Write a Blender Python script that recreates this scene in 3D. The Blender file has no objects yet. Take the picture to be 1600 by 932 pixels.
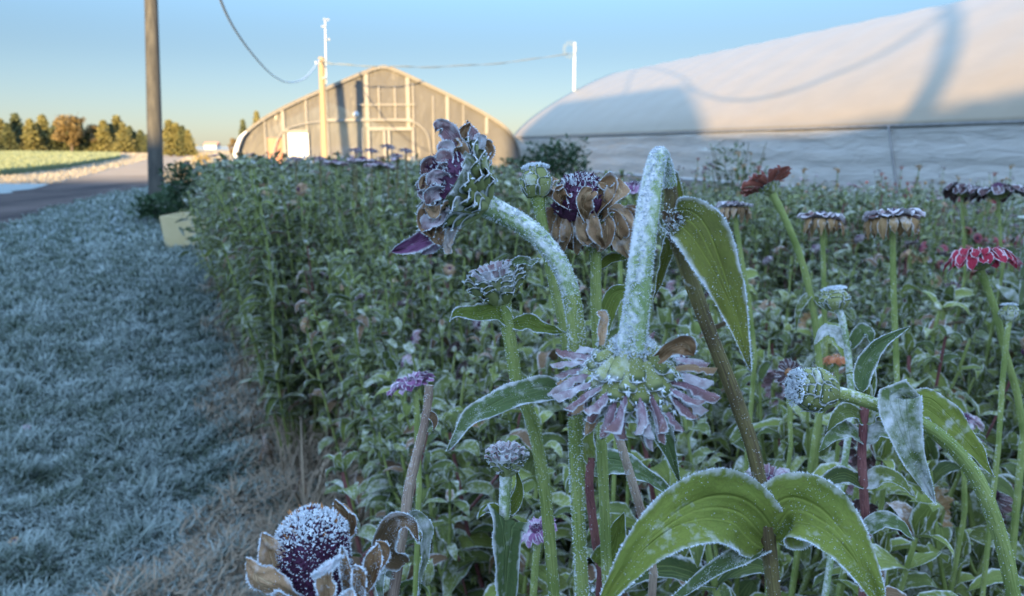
import bpy, math, random
import numpy as np
from mathutils import Vector
R = math.radians
rng = np.random.default_rng(11)
random.seed(5)
sc = bpy.context.scene
C = sc.collection

# ------------------------------------------------------------------ camera
CAM_H = 1.15; PITCH = R(11.2); FPX = 1200.0
cd = bpy.data.cameras.new("camera"); cam = bpy.data.objects.new("camera", cd); C.objects.link(cam)
cam.location = (0, 0, CAM_H); cam.rotation_euler = (math.pi/2 - PITCH, 0, 0)
cd.lens = 27; cd.sensor_width = 36; cd.clip_start = 0.02; cd.clip_end = 3000
cd.dof.use_dof = True; cd.dof.focus_distance = 0.36; cd.dof.aperture_fstop = 17.0
sc.camera = cam

# ------------------------------------------------------------------ light
SUN_EL = 7.0; SUN_AZ = 8.0
LD = np.array([math.sin(R(SUN_AZ))*math.cos(R(SUN_EL)), math.cos(R(SUN_AZ))*math.cos(R(SUN_EL)), -math.sin(R(SUN_EL))])
w = bpy.data.worlds.new("World"); sc.world = w; w.use_nodes = True
wn = w.node_tree
sky = wn.nodes.new("ShaderNodeTexSky"); sky.sky_type = 'NISHITA'; sky.sun_disc = False
sky.sun_elevation = R(SUN_EL); sky.sun_rotation = R(188)
sky.air_density = 1.0; sky.dust_density = 0.35; sky.ozone_density = 2.2; sky.altitude = 200
bg = wn.nodes['Background']; bg.inputs['Strength'].default_value = 0.15
gm = wn.nodes.new("ShaderNodeGamma"); gm.inputs[1].default_value = 0.68
tn = wn.nodes.new("ShaderNodeMix"); tn.data_type = 'RGBA'; tn.blend_type = 'MULTIPLY'; tn.inputs[0].default_value = 1; tn.clamp_result = False
tn.inputs[7].default_value = (1.12, 1.46, 1.85, 1)      # cold blue tint over the sky; its brightness is regraded by height below
wn.links.new(sky.outputs[0], gm.inputs[0]); wn.links.new(gm.outputs[0], tn.inputs[6]); 
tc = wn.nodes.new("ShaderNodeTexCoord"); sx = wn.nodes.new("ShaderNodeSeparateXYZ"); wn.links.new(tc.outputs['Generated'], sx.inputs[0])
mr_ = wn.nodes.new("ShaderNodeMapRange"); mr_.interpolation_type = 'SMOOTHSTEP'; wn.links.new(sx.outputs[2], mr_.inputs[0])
mr_.inputs[1].default_value = 0.10; mr_.inputs[2].default_value = 0.60; mr_.inputs[3].default_value = 0.222; mr_.inputs[4].default_value = 2.12  # sky dimmed near the horizon, boosted overhead to add light to the shaded garden
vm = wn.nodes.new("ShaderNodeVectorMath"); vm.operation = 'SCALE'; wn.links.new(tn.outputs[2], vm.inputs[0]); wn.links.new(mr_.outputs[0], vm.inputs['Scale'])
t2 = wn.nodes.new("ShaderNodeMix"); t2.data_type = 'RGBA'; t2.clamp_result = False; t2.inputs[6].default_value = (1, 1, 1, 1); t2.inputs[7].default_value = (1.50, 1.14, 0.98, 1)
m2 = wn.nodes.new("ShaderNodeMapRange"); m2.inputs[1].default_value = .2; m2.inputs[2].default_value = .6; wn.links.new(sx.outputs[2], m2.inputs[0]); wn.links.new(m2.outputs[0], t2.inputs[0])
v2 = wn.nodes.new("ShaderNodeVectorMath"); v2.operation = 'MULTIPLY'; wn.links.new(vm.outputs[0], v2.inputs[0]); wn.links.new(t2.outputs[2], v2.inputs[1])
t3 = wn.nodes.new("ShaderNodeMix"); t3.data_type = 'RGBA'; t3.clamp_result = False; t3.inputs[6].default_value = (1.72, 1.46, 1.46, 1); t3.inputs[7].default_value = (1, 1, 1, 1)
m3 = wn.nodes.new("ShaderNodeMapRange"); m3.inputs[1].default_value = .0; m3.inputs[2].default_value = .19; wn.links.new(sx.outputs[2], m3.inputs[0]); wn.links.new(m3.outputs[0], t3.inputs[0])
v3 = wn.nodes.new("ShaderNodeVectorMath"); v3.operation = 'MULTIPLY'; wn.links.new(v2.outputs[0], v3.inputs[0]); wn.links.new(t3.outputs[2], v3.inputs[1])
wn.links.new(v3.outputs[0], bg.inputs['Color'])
sl = bpy.data.lights.new("sun", 'SUN'); sl.energy = 5.0; sl.angle = R(0.55); sl.color = (1.0, 0.69, 0.34)
so = bpy.data.objects.new("sun", sl); C.objects.link(so)
so.rotation_euler = Vector(LD).to_track_quat('-Z', 'Y').to_euler(); so.location = (5, -30, 30)
sc.view_settings.view_transform = 'Standard'; sc.view_settings.look = 'None'
sc.view_settings.exposure = 2.08; sc.view_settings.gamma = 1.0
sc.cycles.max_bounces = 6; sc.cycles.transparent_max_bounces = 8

# ------------------------------------------------------------------ helpers: space
FW = np.array([0, math.cos(PITCH), -math.sin(PITCH)]); UPV = np.array([0, math.sin(PITCH), math.cos(PITCH)]); RT = np.array([1., 0, 0])
CP = np.array([0, 0, CAM_H])
def P(px, py, d): return CP + FW*d + RT*((px-800)/FPX*d) + UPV*(-(py-466)/FPX*d)
def G(px, py, z=0.0):
    v = FW + RT*((px-800)/FPX) + UPV*(-(py-466)/FPX)
    return CP + v*((z-CAM_H)/v[2])
def proj(p):
    q = np.asarray(p) - CP; d = q@FW
    return 800+FPX*(q@RT)/d, 466-FPX*(q@UPV)/d, d
UV_ = np.array([-0.47, 0.883, 0]); UV_ /= np.linalg.norm(UV_); NV_ = np.array([UV_[1], -UV_[0], 0])   # along the rows / across them
def S(n, s, z=0.0): return NV_*n + UV_*s + np.array([0, 0, z])
def nrm(v):
    v = np.asarray(v, float); return v/(np.linalg.norm(v, axis=-1, keepdims=True)+1e-12)
A3 = lambda *a: np.array(a, float)

# ------------------------------------------------------------------ helpers: meshes
class MB:
    def __init__(s): s.V=[]; s.A=[]; s.F=[]; s.n=0
    def add(s, V, F, A=None, mat=0, smooth=True):
        V = np.asarray(V, float).reshape(-1, 3); F = np.asarray(F, int)
        if A is None: A = np.zeros((len(V), 3))
        s.V.append(V); s.A.append(np.asarray(A, float).reshape(-1, 3)); s.F.append((F+s.n, mat, smooth)); s.n += len(V)
        return s
    def build(s, name, mats, parent=None, org=(0, 0, 0), loc=None):
        V = np.concatenate(s.V) - np.asarray(org, float); A = np.concatenate(s.A)
        li=[]; ls=[]; mi=[]; sm=[]; k=0
        for F, m, q in s.F:
            c = F.shape[1]; li.append(F.ravel()); ls.append(k+np.arange(len(F))*c); k += F.size
            mi.append(np.full(len(F), m)); sm.append(np.full(len(F), q))
        me = bpy.data.meshes.new(name)
        me.vertices.add(len(V)); me.vertices.foreach_set("co", V.ravel().astype(np.float32))
        me.loops.add(k); me.loops.foreach_set("vertex_index", np.concatenate(li).astype(np.int32))
        ls = np.concatenate(ls).astype(np.int32)
        me.polygons.add(len(ls)); me.polygons.foreach_set("loop_start", ls)
        if not isinstance(mats, (list, tuple)): mats = [mats]
        for m in mats: me.materials.append(m)
        me.update(calc_edges=True)
        me.polygons.foreach_set("material_index", np.concatenate(mi).astype(np.int32))
        me.polygons.foreach_set("use_smooth", np.concatenate(sm))
        at = me.attributes.new("lf", 'FLOAT_VECTOR', 'POINT'); at.data.foreach_set("vector", A.ravel().astype(np.float32))
        me.update()
        o = bpy.data.objects.new(name, me); C.objects.link(o)
        if parent is not None: o.parent = parent
        if loc is not None: o.location = loc
        return o
def tag(o, label=None, cat=None, group=None, kind=None):
    if label: o['label'] = label
    if cat: o['category'] = cat
    if group: o['group'] = group
    if kind: o['kind'] = kind
    return o
def thing(name, loc, label, cat, group=None, rz=0):
    o = bpy.data.objects.new(name, None); C.objects.link(o); o.location = loc; o.rotation_euler = (0, 0, rz)
    o.empty_display_size = 0.1
    return tag(o, label, cat, group)
def copy_tree(o, parent=None):
    c = o.copy(); C.objects.link(c)
    if parent is not None: c.parent = parent
    for ch in list(o.children): copy_tree(ch, c)
    return c

def cr(pts, n):
    """Catmull-Rom through pts, n samples"""
    p = np.asarray(pts, float)
    if len(p) == 2: t = np.linspace(0, 1, n)[:, None]; return p[0]*(1-t)+p[1]*t
    q = np.vstack([2*p[0]-p[1], p, 2*p[-1]-p[-2]])
    t = np.linspace(0, len(p)-1-1e-9, n); i = t.astype(int); f = (t-i)[:, None]
    a, b, c, d = q[i], q[i+1], q[i+2], q[i+3]
    return 0.5*(2*b+(c-a)*f+(2*a-5*b+4*c-d)*f*f+(-a+3*b-3*c+d)*f**3)
def tangents(c): return nrm(np.gradient(c, axis=0))
def frames(c, hint=None):
    T = tangents(c); n = len(c); U = np.zeros_like(c)
    h = A3(0.3, 0.5, 0.81) if hint is None else np.asarray(hint, float)
    u = h - T[0]*(h@T[0])
    if np.linalg.norm(u) < 1e-4: u = np.cross(T[0], A3(1, 0, 0))
    u = nrm(u); U[0] = u
    for i in range(1, n):
        u = u - T[i]*(u@T[i]); u = nrm(u); U[i] = u
    return T, U, np.cross(T, U)
def tube(mb, pts, rad, seg=10, n=24, mat=0, rnd=0.0, cap=True, smooth=True, rib=0.0):
    c = cr(pts, n); rad = np.asarray(rad, float)
    r = np.interp(np.linspace(0, 1, n), np.linspace(0, 1, max(2, len(rad)) if rad.ndim else 2), rad if rad.ndim and len(rad) > 1 else np.full(2, float(rad if rad.ndim == 0 else rad[0])))
    T, U, W = frames(c)
    a = np.linspace(0, 2*math.pi, seg, endpoint=False)
    rm = 1+rib*(np.cos(a*3)[None]+.6*np.sin(a[None]*5+np.linspace(0, 9, n)[:, None])+.9*np.sin(np.linspace(0, 47, n))[:, None]*np.cos(a[None]*2+1)) if rib else np.ones((n, seg))
    V = c[:, None]+(r[:, None]*rm)[:, :, None]*(U[:, None]*np.cos(a)[None, :, None]+W[:, None]*np.sin(a)[None, :, None])
    i = np.arange(n-1)[:, None]*seg; j = np.arange(seg)[None]; k = (j+1) % seg
    F = np.stack([i+j, i+k, i+seg+k, i+seg+j], -1).reshape(-1, 4)
    A = np.stack([np.repeat(np.linspace(0, 1, n), seg), np.tile(a, n), np.full(n*seg, rnd)], -1)
    mb.add(V, F, A, mat, smooth)
    if cap:
        for e, idx in ((0, 0), (1, n-1)):
            Vc = np.vstack([V[idx], c[idx]]); f = np.stack([np.arange(seg), (np.arange(seg)+1) % seg, np.full(seg, seg)], -1)
            mb.add(Vc, f if e else f[:, ::-1], None, mat, False)
    return c, r, U, W
def crystals(mb, Pn, Nn, size, mat, ratio=0.28, jit=0.8, rs=0.5):
    m = len(Pn)
    if m == 0: return
    Pn = np.asarray(Pn); d = nrm(nrm(Nn)+jit*rng.normal(size=(m, 3))*0.6)
    s = np.asarray(size)*(1-rs+2*rs*rng.random(m)); s = s[:, None]
    a = nrm(np.cross(d, rng.normal(size=(m, 3)))); b = np.cross(d, a)
    base = Pn - d*s*0.15
    V = np.stack([base+a*s*ratio, base+(-.5*a+.87*b)*s*ratio, base+(-.5*a-.87*b)*s*ratio, base+d*s], 1)
    i = np.arange(m)[:, None]*4
    F = np.concatenate([i+np.array([[0, 1, 3]]), i+np.array([[1, 2, 3]]), i+np.array([[2, 0, 3]])])
    A = np.repeat(np.stack([rng.random(m)]*3, -1), 4, 0)
    mb.add(V.reshape(-1, 3), F, A, mat, False)
def stem_frost(mb, c, r, U, W, count, size, mat, up=0.5, t0=0, t1=1):
    t = (t0+(t1-t0)*rng.random(count))*(len(c)-1.001); i = t.astype(int); f = (t-i)[:, None]
    a = rng.random(count)*2*math.pi
    N_ = (U[i]*np.cos(a)[:, None]+W[i]*np.sin(a)[:, None])
    f1, f2 = rng.random(2)*6.28; cl = .5+.5*np.sin(t/len(c)*41+f1+a)*np.sin(t/len(c)*17+f2-2*a)
    keep = rng.random(count)*.9 < (.25+.85*cl)*(1-up+up*np.clip(0.5+0.6*N_[:, 2]-0.35*N_[:, 0], 0, 1)*1.4)
    pos = c[i]*(1-f)+c[i+1]*f + N_*(r[i][:, None]*(1-f)+r[i+1][:, None]*f)
    crystals(mb, pos[keep], N_[keep], size, mat)

def prof_leaf(u):   # ovate-lanceolate, clasping base
    return np.clip(np.sin(math.pi*np.clip(u, 0, 1)**0.66), 0, 1)**0.85*(1-0.15*u)+0.22*np.clip(1-u*5, 0, 1)
def prof_lance(u): return np.clip(np.sin(math.pi*np.clip(u, 0, 1)**0.85), 0, 1)**0.9+0.12*np.clip(1-u*5, 0, 1)
def prof_petal(u):
    e = np.clip((u-0.72)/0.28, 0, 1); return (0.38+0.62*np.clip(u/0.7, 0, 1)**0.8)*np.sqrt(np.clip(1-e*e, 0, 1)*0.98+0.0001)
def prof_scale(u):
    e = np.clip((u-0.45)/0.55, 0, 1); return (0.75+0.25*np.clip(u/0.4, 0, 1))*np.sqrt(np.clip(1-e*e, 0, 1)*.98+.0001)
def leaf(mb, pts, width, face, cup=0.25, rip=0.05, nu=12, nv=6, mat=0, w=None, prof=prof_leaf, twist=0, fold=0, thick=0.0, waves=5, ridge=0.0, crumple=0.0):
    """ribbon surface: midrib pts, half width `width`, `face` = direction the upper side looks"""
    c = cr(pts, nu+1); T = tangents(c); f = np.asarray(face, float)
    f = np.broadcast_to(f, c.shape)
    Nn = nrm(f - T*np.sum(f*T, 1, keepdims=True))
    for i in range(1, nu+1):     # keep it continuous
        q = Nn[i] if Nn[i]@Nn[i-1] > 0.2 else Nn[i-1]-T[i]*(T[i]@Nn[i-1]); Nn[i] = nrm(q)
    u = np.linspace(0, 1, nu+1)
    if twist: 
        B = np.cross(T, Nn); a = (twist*u)[:, None]; Nn = Nn*np.cos(a)+B*np.sin(a)
    B = np.cross(T, Nn); v = np.linspace(-1, 1, nv+1)
    ph = rng.random(3)*6.28; wd = width*prof(u)*(1+crumple*.8*np.sin(u*8+ph[0]))
    hh = cup*np.abs(v)[None]**1.5*wd[:, None] + fold*np.abs(v)[None]*wd[:, None]
    hh = hh + rip*width*np.abs(v)[None]**2*(np.sin(u*waves*6.28+ph[0])[:, None]*(v[None] > 0)+np.sin(u*waves*5.1+ph[1])[:, None]*(v[None] < 0))
    hh = hh + ridge*wd[:, None]*np.cos(np.clip(np.abs(v[None]), 0, .95)*math.pi*4)*(1-np.abs(v[None]))
    hh = hh + rip*0.35*width*np.sin(v[None]*7+ph[2])*np.sin(u*9+ph[0])[:, None]
    if crumple: hh = hh+crumple*width*(np.sin(u*12+ph[0])[:, None]*np.cos(v*4+ph[1])[None]+.7*np.sin(u[:, None]*21+v[None]*8+ph[2])+.4*np.sin(u[:, None]*37-v[None]*13+ph[1]))
    shrink = 1/np.sqrt(1+(cup*1.1+fold)**2)
    V = c[:, None]+B[:, None]*(v[None, :, None]*wd[:, None, None]*shrink)+Nn[:, None]*hh[:, :, None]
    wv = rng.random() if w is None else w
    A = np.stack([np.repeat(u, nv+1), np.tile(v, nu+1), np.full((nu+1)*(nv+1), wv)], -1)
    i = np.arange(nu)[:, None]*(nv+1); j = np.arange(nv)[None]
    F = np.stack([i+j, i+j+1, i+nv+2+j, i+nv+1+j], -1).reshape(-1, 4)
    mb.add(V, F, A, mat)
    if thick > 0:
        dn = Nn[:, None]*thick
        mb.add(V-dn, F[:, ::-1], A, mat)
        L = V[:, 0], V[:, -1]
        for q, e in enumerate(L):
            m = nu+1; Ve = np.vstack([e, e-Nn*thick]); k = np.arange(nu)
            Fe = np.stack([k, k+1, k+m+1, k+m], -1); Ae = np.stack([np.tile(u, 2), np.full(2*m, 1.), np.full(2*m, wv)], -1)
            mb.add(Ve, Fe if q else Fe[:, ::-1], Ae, mat)
    return V, Nn, B
def leaf_frost(mb, V, Nn, B, rim, surf, size, mat, both=False, tip=0):
    rim = int(rim*2.2); surf = int(surf*1.5)
    """rime crystals on the rim and the upper face of a leaf grid"""
    nu, nv = V.shape[0]-1, V.shape[1]-1; ph = rng.random(6)*6.28
    def clump(a, b, lo): return rng.random(len(a)) < np.clip(lo+.55*np.sin(a*7+ph[0])*np.sin(a*17+ph[1]+b*2)+.45*np.sin(b*5+ph[2]+a*4)*np.sin(a*29+ph[3]), .06, 1)
    if rim:
        t = rng.random(rim)*(nu-0.001); i = t.astype(int); f = (t-i)[:, None]; sgn = np.where(rng.random(rim) > .5, 1, -1)
        col = np.where(sgn > 0, nv, 0); pos = V[i, col]*(1-f)+V[i+1, col]*f
        k = clump(t/nu, sgn*1.0, .62); crystals(mb, pos[k], (B[i]*sgn[:, None]+Nn[i]*0.3)[k], size*.72*(.5+1.0*rng.random(k.sum())), mat)
    if surf:
        t = rng.random(surf)*(nu-0.001); i = t.astype(int); f = (t-i)[:, None]
        if tip: t = (1-(rng.random(surf)**tip))*(nu-0.001); i = t.astype(int); f = (t-i)[:, None]
        q = rng.random(surf)*(nv-0.001); j = q.astype(int); g = (q-j)[:, None]
        pos = (V[i, j]*(1-f)+V[i+1, j]*f)*(1-g)+(V[i, j+1]*(1-f)+V[i+1, j+1]*f)*g
        s = np.where(rng.random(surf) > (0.5 if both else 0.0), 1, -1)[:, None]
        k = clump(t/nu, q/nv*2-1, .42); crystals(mb, pos[k], (Nn[i]*s)[k], size*.42*(.5+1.2*rng.random(k.sum())), mat)
def lathe(mb, C0, ax, prof, seg=16, mat=0, rnd=0.5):
    """prof: list of (h, r) along ax from C0"""
    ax = nrm(ax); a1 = nrm(np.cross(ax, A3(0.31, 0.2, 0.9) if abs(ax[2]) < .9 else A3(1, 0.1, 0))); a2 = np.cross(ax, a1)
    pr = np.asarray(prof, float); n = len(pr); a = np.linspace(0, 2*math.pi, seg, endpoint=False)
    ring = a1[None]*np.cos(a)[:, None]+a2[None]*np.sin(a)[:, None]
    V = C0+ax*pr[:, 0][:, None, None]+ring[None]*pr[:, 1][:, None, None]
    i = np.arange(n-1)[:, None]*seg; j = np.arange(seg)[None]; k = (j+1) % seg
    F = np.stack([i+j, i+k, i+seg+k, i+seg+j], -1).reshape(-1, 4)
    A = np.stack([np.repeat(np.linspace(0, 1, n), seg), np.zeros(n*seg), np.full(n*seg, rnd)], -1)
    mb.add(V, F, A, mat); return a1, a2
def box(mb, c, sx, sy, sz, mat=0, ax=None, taper=1.0):
    """c = centre of the bottom face"""
    X, Y = (A3(1, 0, 0), A3(0, 1, 0)) if ax is None else (nrm(ax), nrm(np.cross(A3(0, 0, 1), ax)))
    Z = A3(0, 0, 1); V = []
    for z, k in ((0, 1), (sz, taper)):
        for a, b in ((-1, -1), (1, -1), (1, 1), (-1, 1)): V.append(np.asarray(c)+X*a*sx/2*k+Y*b*sy/2*k+Z*z)
    F = [[0, 3, 2, 1], [4, 5, 6, 7], [0, 1, 5, 4], [1, 2, 6, 5], [2, 3, 7, 6], [3, 0, 4, 7]]
    mb.add(V, F, None, mat, False)
def bar(mb, p, q, wa, wb, hint, mat=0):
    """rectangular bar from p to q, wa along hint-perp, wb along hint"""
    p = np.asarray(p, float); q = np.asarray(q, float); T = nrm(q-p); H = np.asarray(hint, float); H = nrm(H-T*(H@T)); Bn = np.cross(T, H)
    V = [e+Bn*a*wa/2+H*b*wb/2 for e in (p, q) for a, b in ((-1, -1), (1, -1), (1, 1), (-1, 1))]
    mb.add(V, [[0, 3, 2, 1], [4, 5, 6, 7], [0, 1, 5, 4], [1, 2, 6, 5], [2, 3, 7, 6], [3, 0, 4, 7]], None, mat, False)

# ------------------------------------------------------------------ helpers: materials
class NT:
    def __init__(s, name):
        s.m = bpy.data.materials.new(name); s.m.use_nodes = True; s.t = s.m.node_tree
        for n in list(s.t.nodes): s.t.nodes.remove(n)
        s.out = s.t.nodes.new("ShaderNodeOutputMaterial")
    def n(s, typ, ins=None, **props):
        nd = s.t.nodes.new(typ)
        for k, v in props.items(): setattr(nd, k, v)
        for k, v in (ins or {}).items():
            i = nd.inputs[k]
            if isinstance(v, bpy.types.NodeSocket): s.t.links.new(v, i)
            else:
                if isinstance(v, tuple) and len(v) == 3 and i.type == 'RGBA': v = v+(1,)
                i.default_value = v
        return nd
    def math(s, op, a, b=0.0, c=0.0, clamp=False):
        return s.n("ShaderNodeMath", {0: a, 1: b, 2: c}, operation=op, use_clamp=clamp).outputs[0]
    def mix(s, f, a, b): return s.n("ShaderNodeMix", {0: f, 6: a, 7: b}, data_type='RGBA').outputs[2]
    def mr(s, v, a, b, c=0.0, d=1.0, smooth=False):
        return s.n("ShaderNodeMapRange", {0: v, 1: a, 2: b, 3: c, 4: d}, interpolation_type='SMOOTHSTEP' if smooth else 'LINEAR').outputs[0]
    def noise(s, scale, detail=3.0, rough=0.55, vec=None, dist=0.0):
        i = {'Scale': scale, 'Detail': detail, 'Roughness': rough, 'Distortion': dist}
        if vec is not None: i['Vector'] = vec
        else: i['Vector'] = s.obj()
        return s.n("ShaderNodeTexNoise", i).outputs[0]
    def obj(s): return s.n("ShaderNodeTexCoord").outputs['Object']
    def pos(s): return s.n("ShaderNodeNewGeometry").outputs['Position']
    def lf(s):
        a = s.n("ShaderNodeAttribute", attribute_name="lf"); x = s.n("ShaderNodeSeparateXYZ", {0: a.outputs['Vector']})
        return x.outputs
    def stretch(s, vec, sc_): return s.n("ShaderNodeMapping", {'Vector': vec, 'Scale': sc_}).outputs[0]
    def bump(s, h, strength=0.3, dist=0.01): return s.n("ShaderNodeBump", {'Height': h, 'Strength': strength, 'Distance': dist}).outputs[0]
    def pbr(s, col, rough=0.7, bump=None, spec=0.3, **k):
        i = {'Base Color': col, 'Roughness': rough, 'Specular IOR Level': spec}
        if bump is not None: i['Normal'] = bump
        i.update(k); return s.n("ShaderNodeBsdfPrincipled", i).outputs[0]
    def done(s, sh): s.t.links.new(sh, s.out.inputs[0]); return s.m

FROST = (0.66, 0.665, 0.70)
def m_leaf(name, c1, c2, frost=0.5, rim=0.9, trans=0.25, tipc=None, veins=True, scale=1.0, edge=None):
    t = NT(name); u, v, wv = t.lf(); av = t.math('ABSOLUTE', v)
    nz = t.noise(260*scale, 3); nb = t.noise(45*scale, 3); oi = t.n("ShaderNodeObjectInfo").outputs['Random']
    rnd = t.math('FRACT', t.math('ADD', wv, oi))
    col = t.mix(t.mr(t.math('ADD', t.math('MULTIPLY', nb, 0.8), t.math('MULTIPLY', rnd, 0.7)), 0.35, 1.15), c1, c2)
    if tipc: col = t.mix(t.mr(t.math('ADD', u, t.math('MULTIPLY', nb, 0.5)), 0.6, 1.2), col, tipc)
    h = nz
    if veins:
        a = t.math('MINIMUM', av, t.math('ABSOLUTE', t.math('SUBTRACT', av, t.math('MULTIPLY', t.math('SUBTRACT', 1.0, u), 0.5))))
        vm = t.mr(a, 0.0, 0.07, 1.0, 0.0, True)
        cs = t.n("ShaderNodeCombineXYZ", {0: t.math('MULTIPLY', u, 17.0), 1: t.math('MULTIPLY', v, 7.0), 2: wv}).outputs[0]
        vo = t.n("ShaderNodeTexVoronoi", {'Vector': cs, 'Scale': 1.3}, feature='DISTANCE_TO_EDGE').outputs[0]
        net = t.mr(vo, 0.0, 0.12, 1.0, 0.0); col = t.mix(t.math('MULTIPLY', net, 0.22), col, tuple(c*.45 for c in c1)); 
        bl = t.mr(t.noise(2.1, 4, .7, vec=cs), .56, .72, 0, .6); col = t.mix(bl, col, (0.13, 0.10, 0.035))
        col = t.mix(t.math('MULTIPLY', vm, 0.22), col, tuple(min(1, c*2.0+0.03) for c in c2))
        h = t.math('SUBTRACT', t.math('MULTIPLY', nz, 0.6), t.math('MULTIPLY', vm, 1.0))
    if edge:      # a darker band just inside the rim
        col = t.mix(t.mr(t.math('MAXIMUM', av, t.math('SUBTRACT', t.math('MULTIPLY', u, 1.05), 0.05)), 0.62, 0.85, 0, 0.85, True), col, edge)
    e = t.mr(t.math('ADD', av, t.math('MULTIPLY', t.math('SUBTRACT', nz, 0.5), 0.5)), rim-0.14, rim+0.12, 0, 0.72, True)
    if edge: e = t.math('MAXIMUM', e, t.mr(t.math('ADD', u, t.math('MULTIPLY', t.math('SUBTRACT', nz, 0.5), 0.3)), 0.88, 0.97, 0, 0.9, True))
    th = t.math('ADD', t.math('MULTIPLY', nb, 0.6), t.math('MULTIPLY', nz, 0.55))
    fr = t.mr(t.math('ADD', th, t.math('MULTIPLY', t.math('SUBTRACT', rnd, 0.5), 0.25)), 0.80-0.42*frost, 1.02-0.36*frost, 0, 0.8)
    f = t.math('MAXIMUM', e, fr, clamp=True)
    colf = t.mix(f, col, FROST)
    bp = t.bump(h, 0.5, 0.0015)
    p = t.pbr(colf, 0.75, bp, 0.2)
    if trans > 0:
        tr = t.n("ShaderNodeBsdfTranslucent", {'Color': colf}).outputs[0]
        p = t.n("ShaderNodeMixShader", {0: trans, 1: p, 2: tr}).outputs[0]
    return t.done(p)
def m_stem(name, c1, c2, frost=0.5, scale=1.0):
    t = NT(name); u, v, wv = t.lf()
    nz = t.noise(420*scale, 3); nb = t.noise(40*scale, 3)
    st = t.noise(1.0, 2, vec=t.n("ShaderNodeCombineXYZ", {0: t.math('MULTIPLY', u, 14.0), 1: t.math('MULTIPLY', v, 4.0), 2: wv}).outputs[0])
    col = t.mix(t.mr(t.math('ADD', nb, t.math('SUBTRACT', st, 0.5)), 0.3, 0.7), c1, c2)
    nzx = t.n("ShaderNodeSeparateXYZ", {0: t.n("ShaderNodeNewGeometry").outputs['Normal']}).outputs
    upf = t.math('SUBTRACT', t.math('MULTIPLY', nzx[2], 0.16), t.math('MULTIPLY', nzx[0], 0.10))
    f = t.mr(t.math('ADD', t.math('ADD', t.math('MULTIPLY', nz, 0.7), t.math('MULTIPLY', nb, 0.4)), upf), 0.88-0.5*frost, 1.02-0.42*frost, 0, 0.85)
    return t.done(t.pbr(t.mix(f, col, FROST), 0.7, t.bump(t.math('ADD', nz, st), 0.5, 0.001), 0.25))
def m_plain(name, c1, c2, scale=5.0, rough=0.7, detail=4, bump=0.3, bd=0.01, stretch=(1, 1, 1), spec=0.3):
    t = NT(name); n = t.noise(scale, detail, vec=t.stretch(t.obj(), stretch))
    return t.done(t.pbr(t.mix(t.mr(n, 0.3, 0.7), c1, c2), rough, t.bump(n, bump, bd), spec))

M = {}
M['leaf'] = m_leaf('zinnia_leaf', (0.034, 0.054, 0.015), (0.165, 0.195, 0.048), 0.42, 0.93)
M['leaf_light'] = m_leaf('young_leaf', (0.12, 0.155, 0.035), (0.26, 0.29, 0.075), 0.35, 0.9)
M['leaf_hero'] = m_leaf('near_leaf', (0.12, 0.165, 0.03), (0.24, 0.27, 0.05), 0.26, 0.96, 0.3)
M['leaf_frosty'] = m_leaf('frosty_leaf', (0.07, 0.11, 0.04), (0.14, 0.18, 0.06), 0.66, 0.9, 0.2)
M['leaf_wilt'] = m_leaf('wilting_leaf', (0.05, 0.05, 0.025), (0.23, 0.25, 0.035), 0.30, 0.93, 0.25, scale=0.6)
M['leaf_dead'] = m_leaf('dead_leaf', (0.10, 0.06, 0.035), (0.24, 0.15, 0.08), 0.35, 0.9, 0.2)
M['leaf_far'] = m_leaf('far_leaf', (0.045, 0.065, 0.022), (0.15, 0.175, 0.065), 0.50, 0.84, 0.2, veins=False, scale=.3)
M['bract'] = m_leaf('bract', (0.16, 0.175, 0.055), (0.31, 0.325, 0.14), 0.42, 0.93, 0.1, veins=False, edge=(0.025, 0.045, 0.02))
M['petal_brown'] = m_leaf('dried_petal', (0.22, 0.115, 0.05), (0.60, 0.40, 0.24), 0.26, 0.97, 0.3)
M['petal_dusty'] = m_leaf('dusty_petal', (0.19, 0.10, 0.12), (0.34, 0.22, 0.28), 0.66, 0.88, 0.2, tipc=(0.22, 0.12, 0.11))
M['petal_mauve'] = m_leaf('mauve_petal', (0.15, 0.05, 0.13), (0.32, 0.15, 0.28), 0.50, 0.86, 0.2)
M['petal_coral'] = m_leaf('coral_petal', (0.24, 0.065, 0.05), (0.38, 0.13, 0.09), 0.12, 0.97, 0.25)
M['petal_red'] = m_leaf('red_petal', (0.28, 0.012, 0.035), (0.42, 0.035, 0.07), 0.22, 0.86, 0.25)
M['petal_white'] = m_leaf('rimed_petal', (0.20, 0.11, 0.10), (0.36, 0.22, 0.26), 0.85, 0.75, 0.2)
M['petal_tan'] = m_leaf('tan_petal', (0.22, 0.12, 0.05), (0.46, 0.30, 0.15), 0.25, 0.9, 0.2)
M['petal_orange'] = m_leaf('orange_petal', (0.5, 0.16, 0.06), (0.62, 0.25, 0.12), 0.12, 0.97, 0.25)
M['petal_dark'] = m_leaf('dark_petal', (0.05, 0.025, 0.03), (0.13, 0.07, 0.07), 0.25, 0.85, 0.1)
M['cone'] = m_plain('disc_floret', (0.035, 0.010, 0.030), (0.11, 0.035, 0.085), 300, 0.7)
M['cone_tan'] = m_plain('disc_floret_dry', (0.22, 0.09, 0.03), (0.42, 0.2, 0.08), 300, 0.7)
M['stem'] = m_stem('green_stem', (0.13, 0.17, 0.04), (0.25, 0.28, 0.09), 0.38)
M['stem_frosty'] = m_stem('rimed_stem', (0.16, 0.22, 0.08), (0.28, 0.34, 0.16), 0.72)
M['stem_brown'] = m_stem('brown_stem', (0.075, 0.05, 0.025), (0.17, 0.14, 0.05), 0.36)
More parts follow.
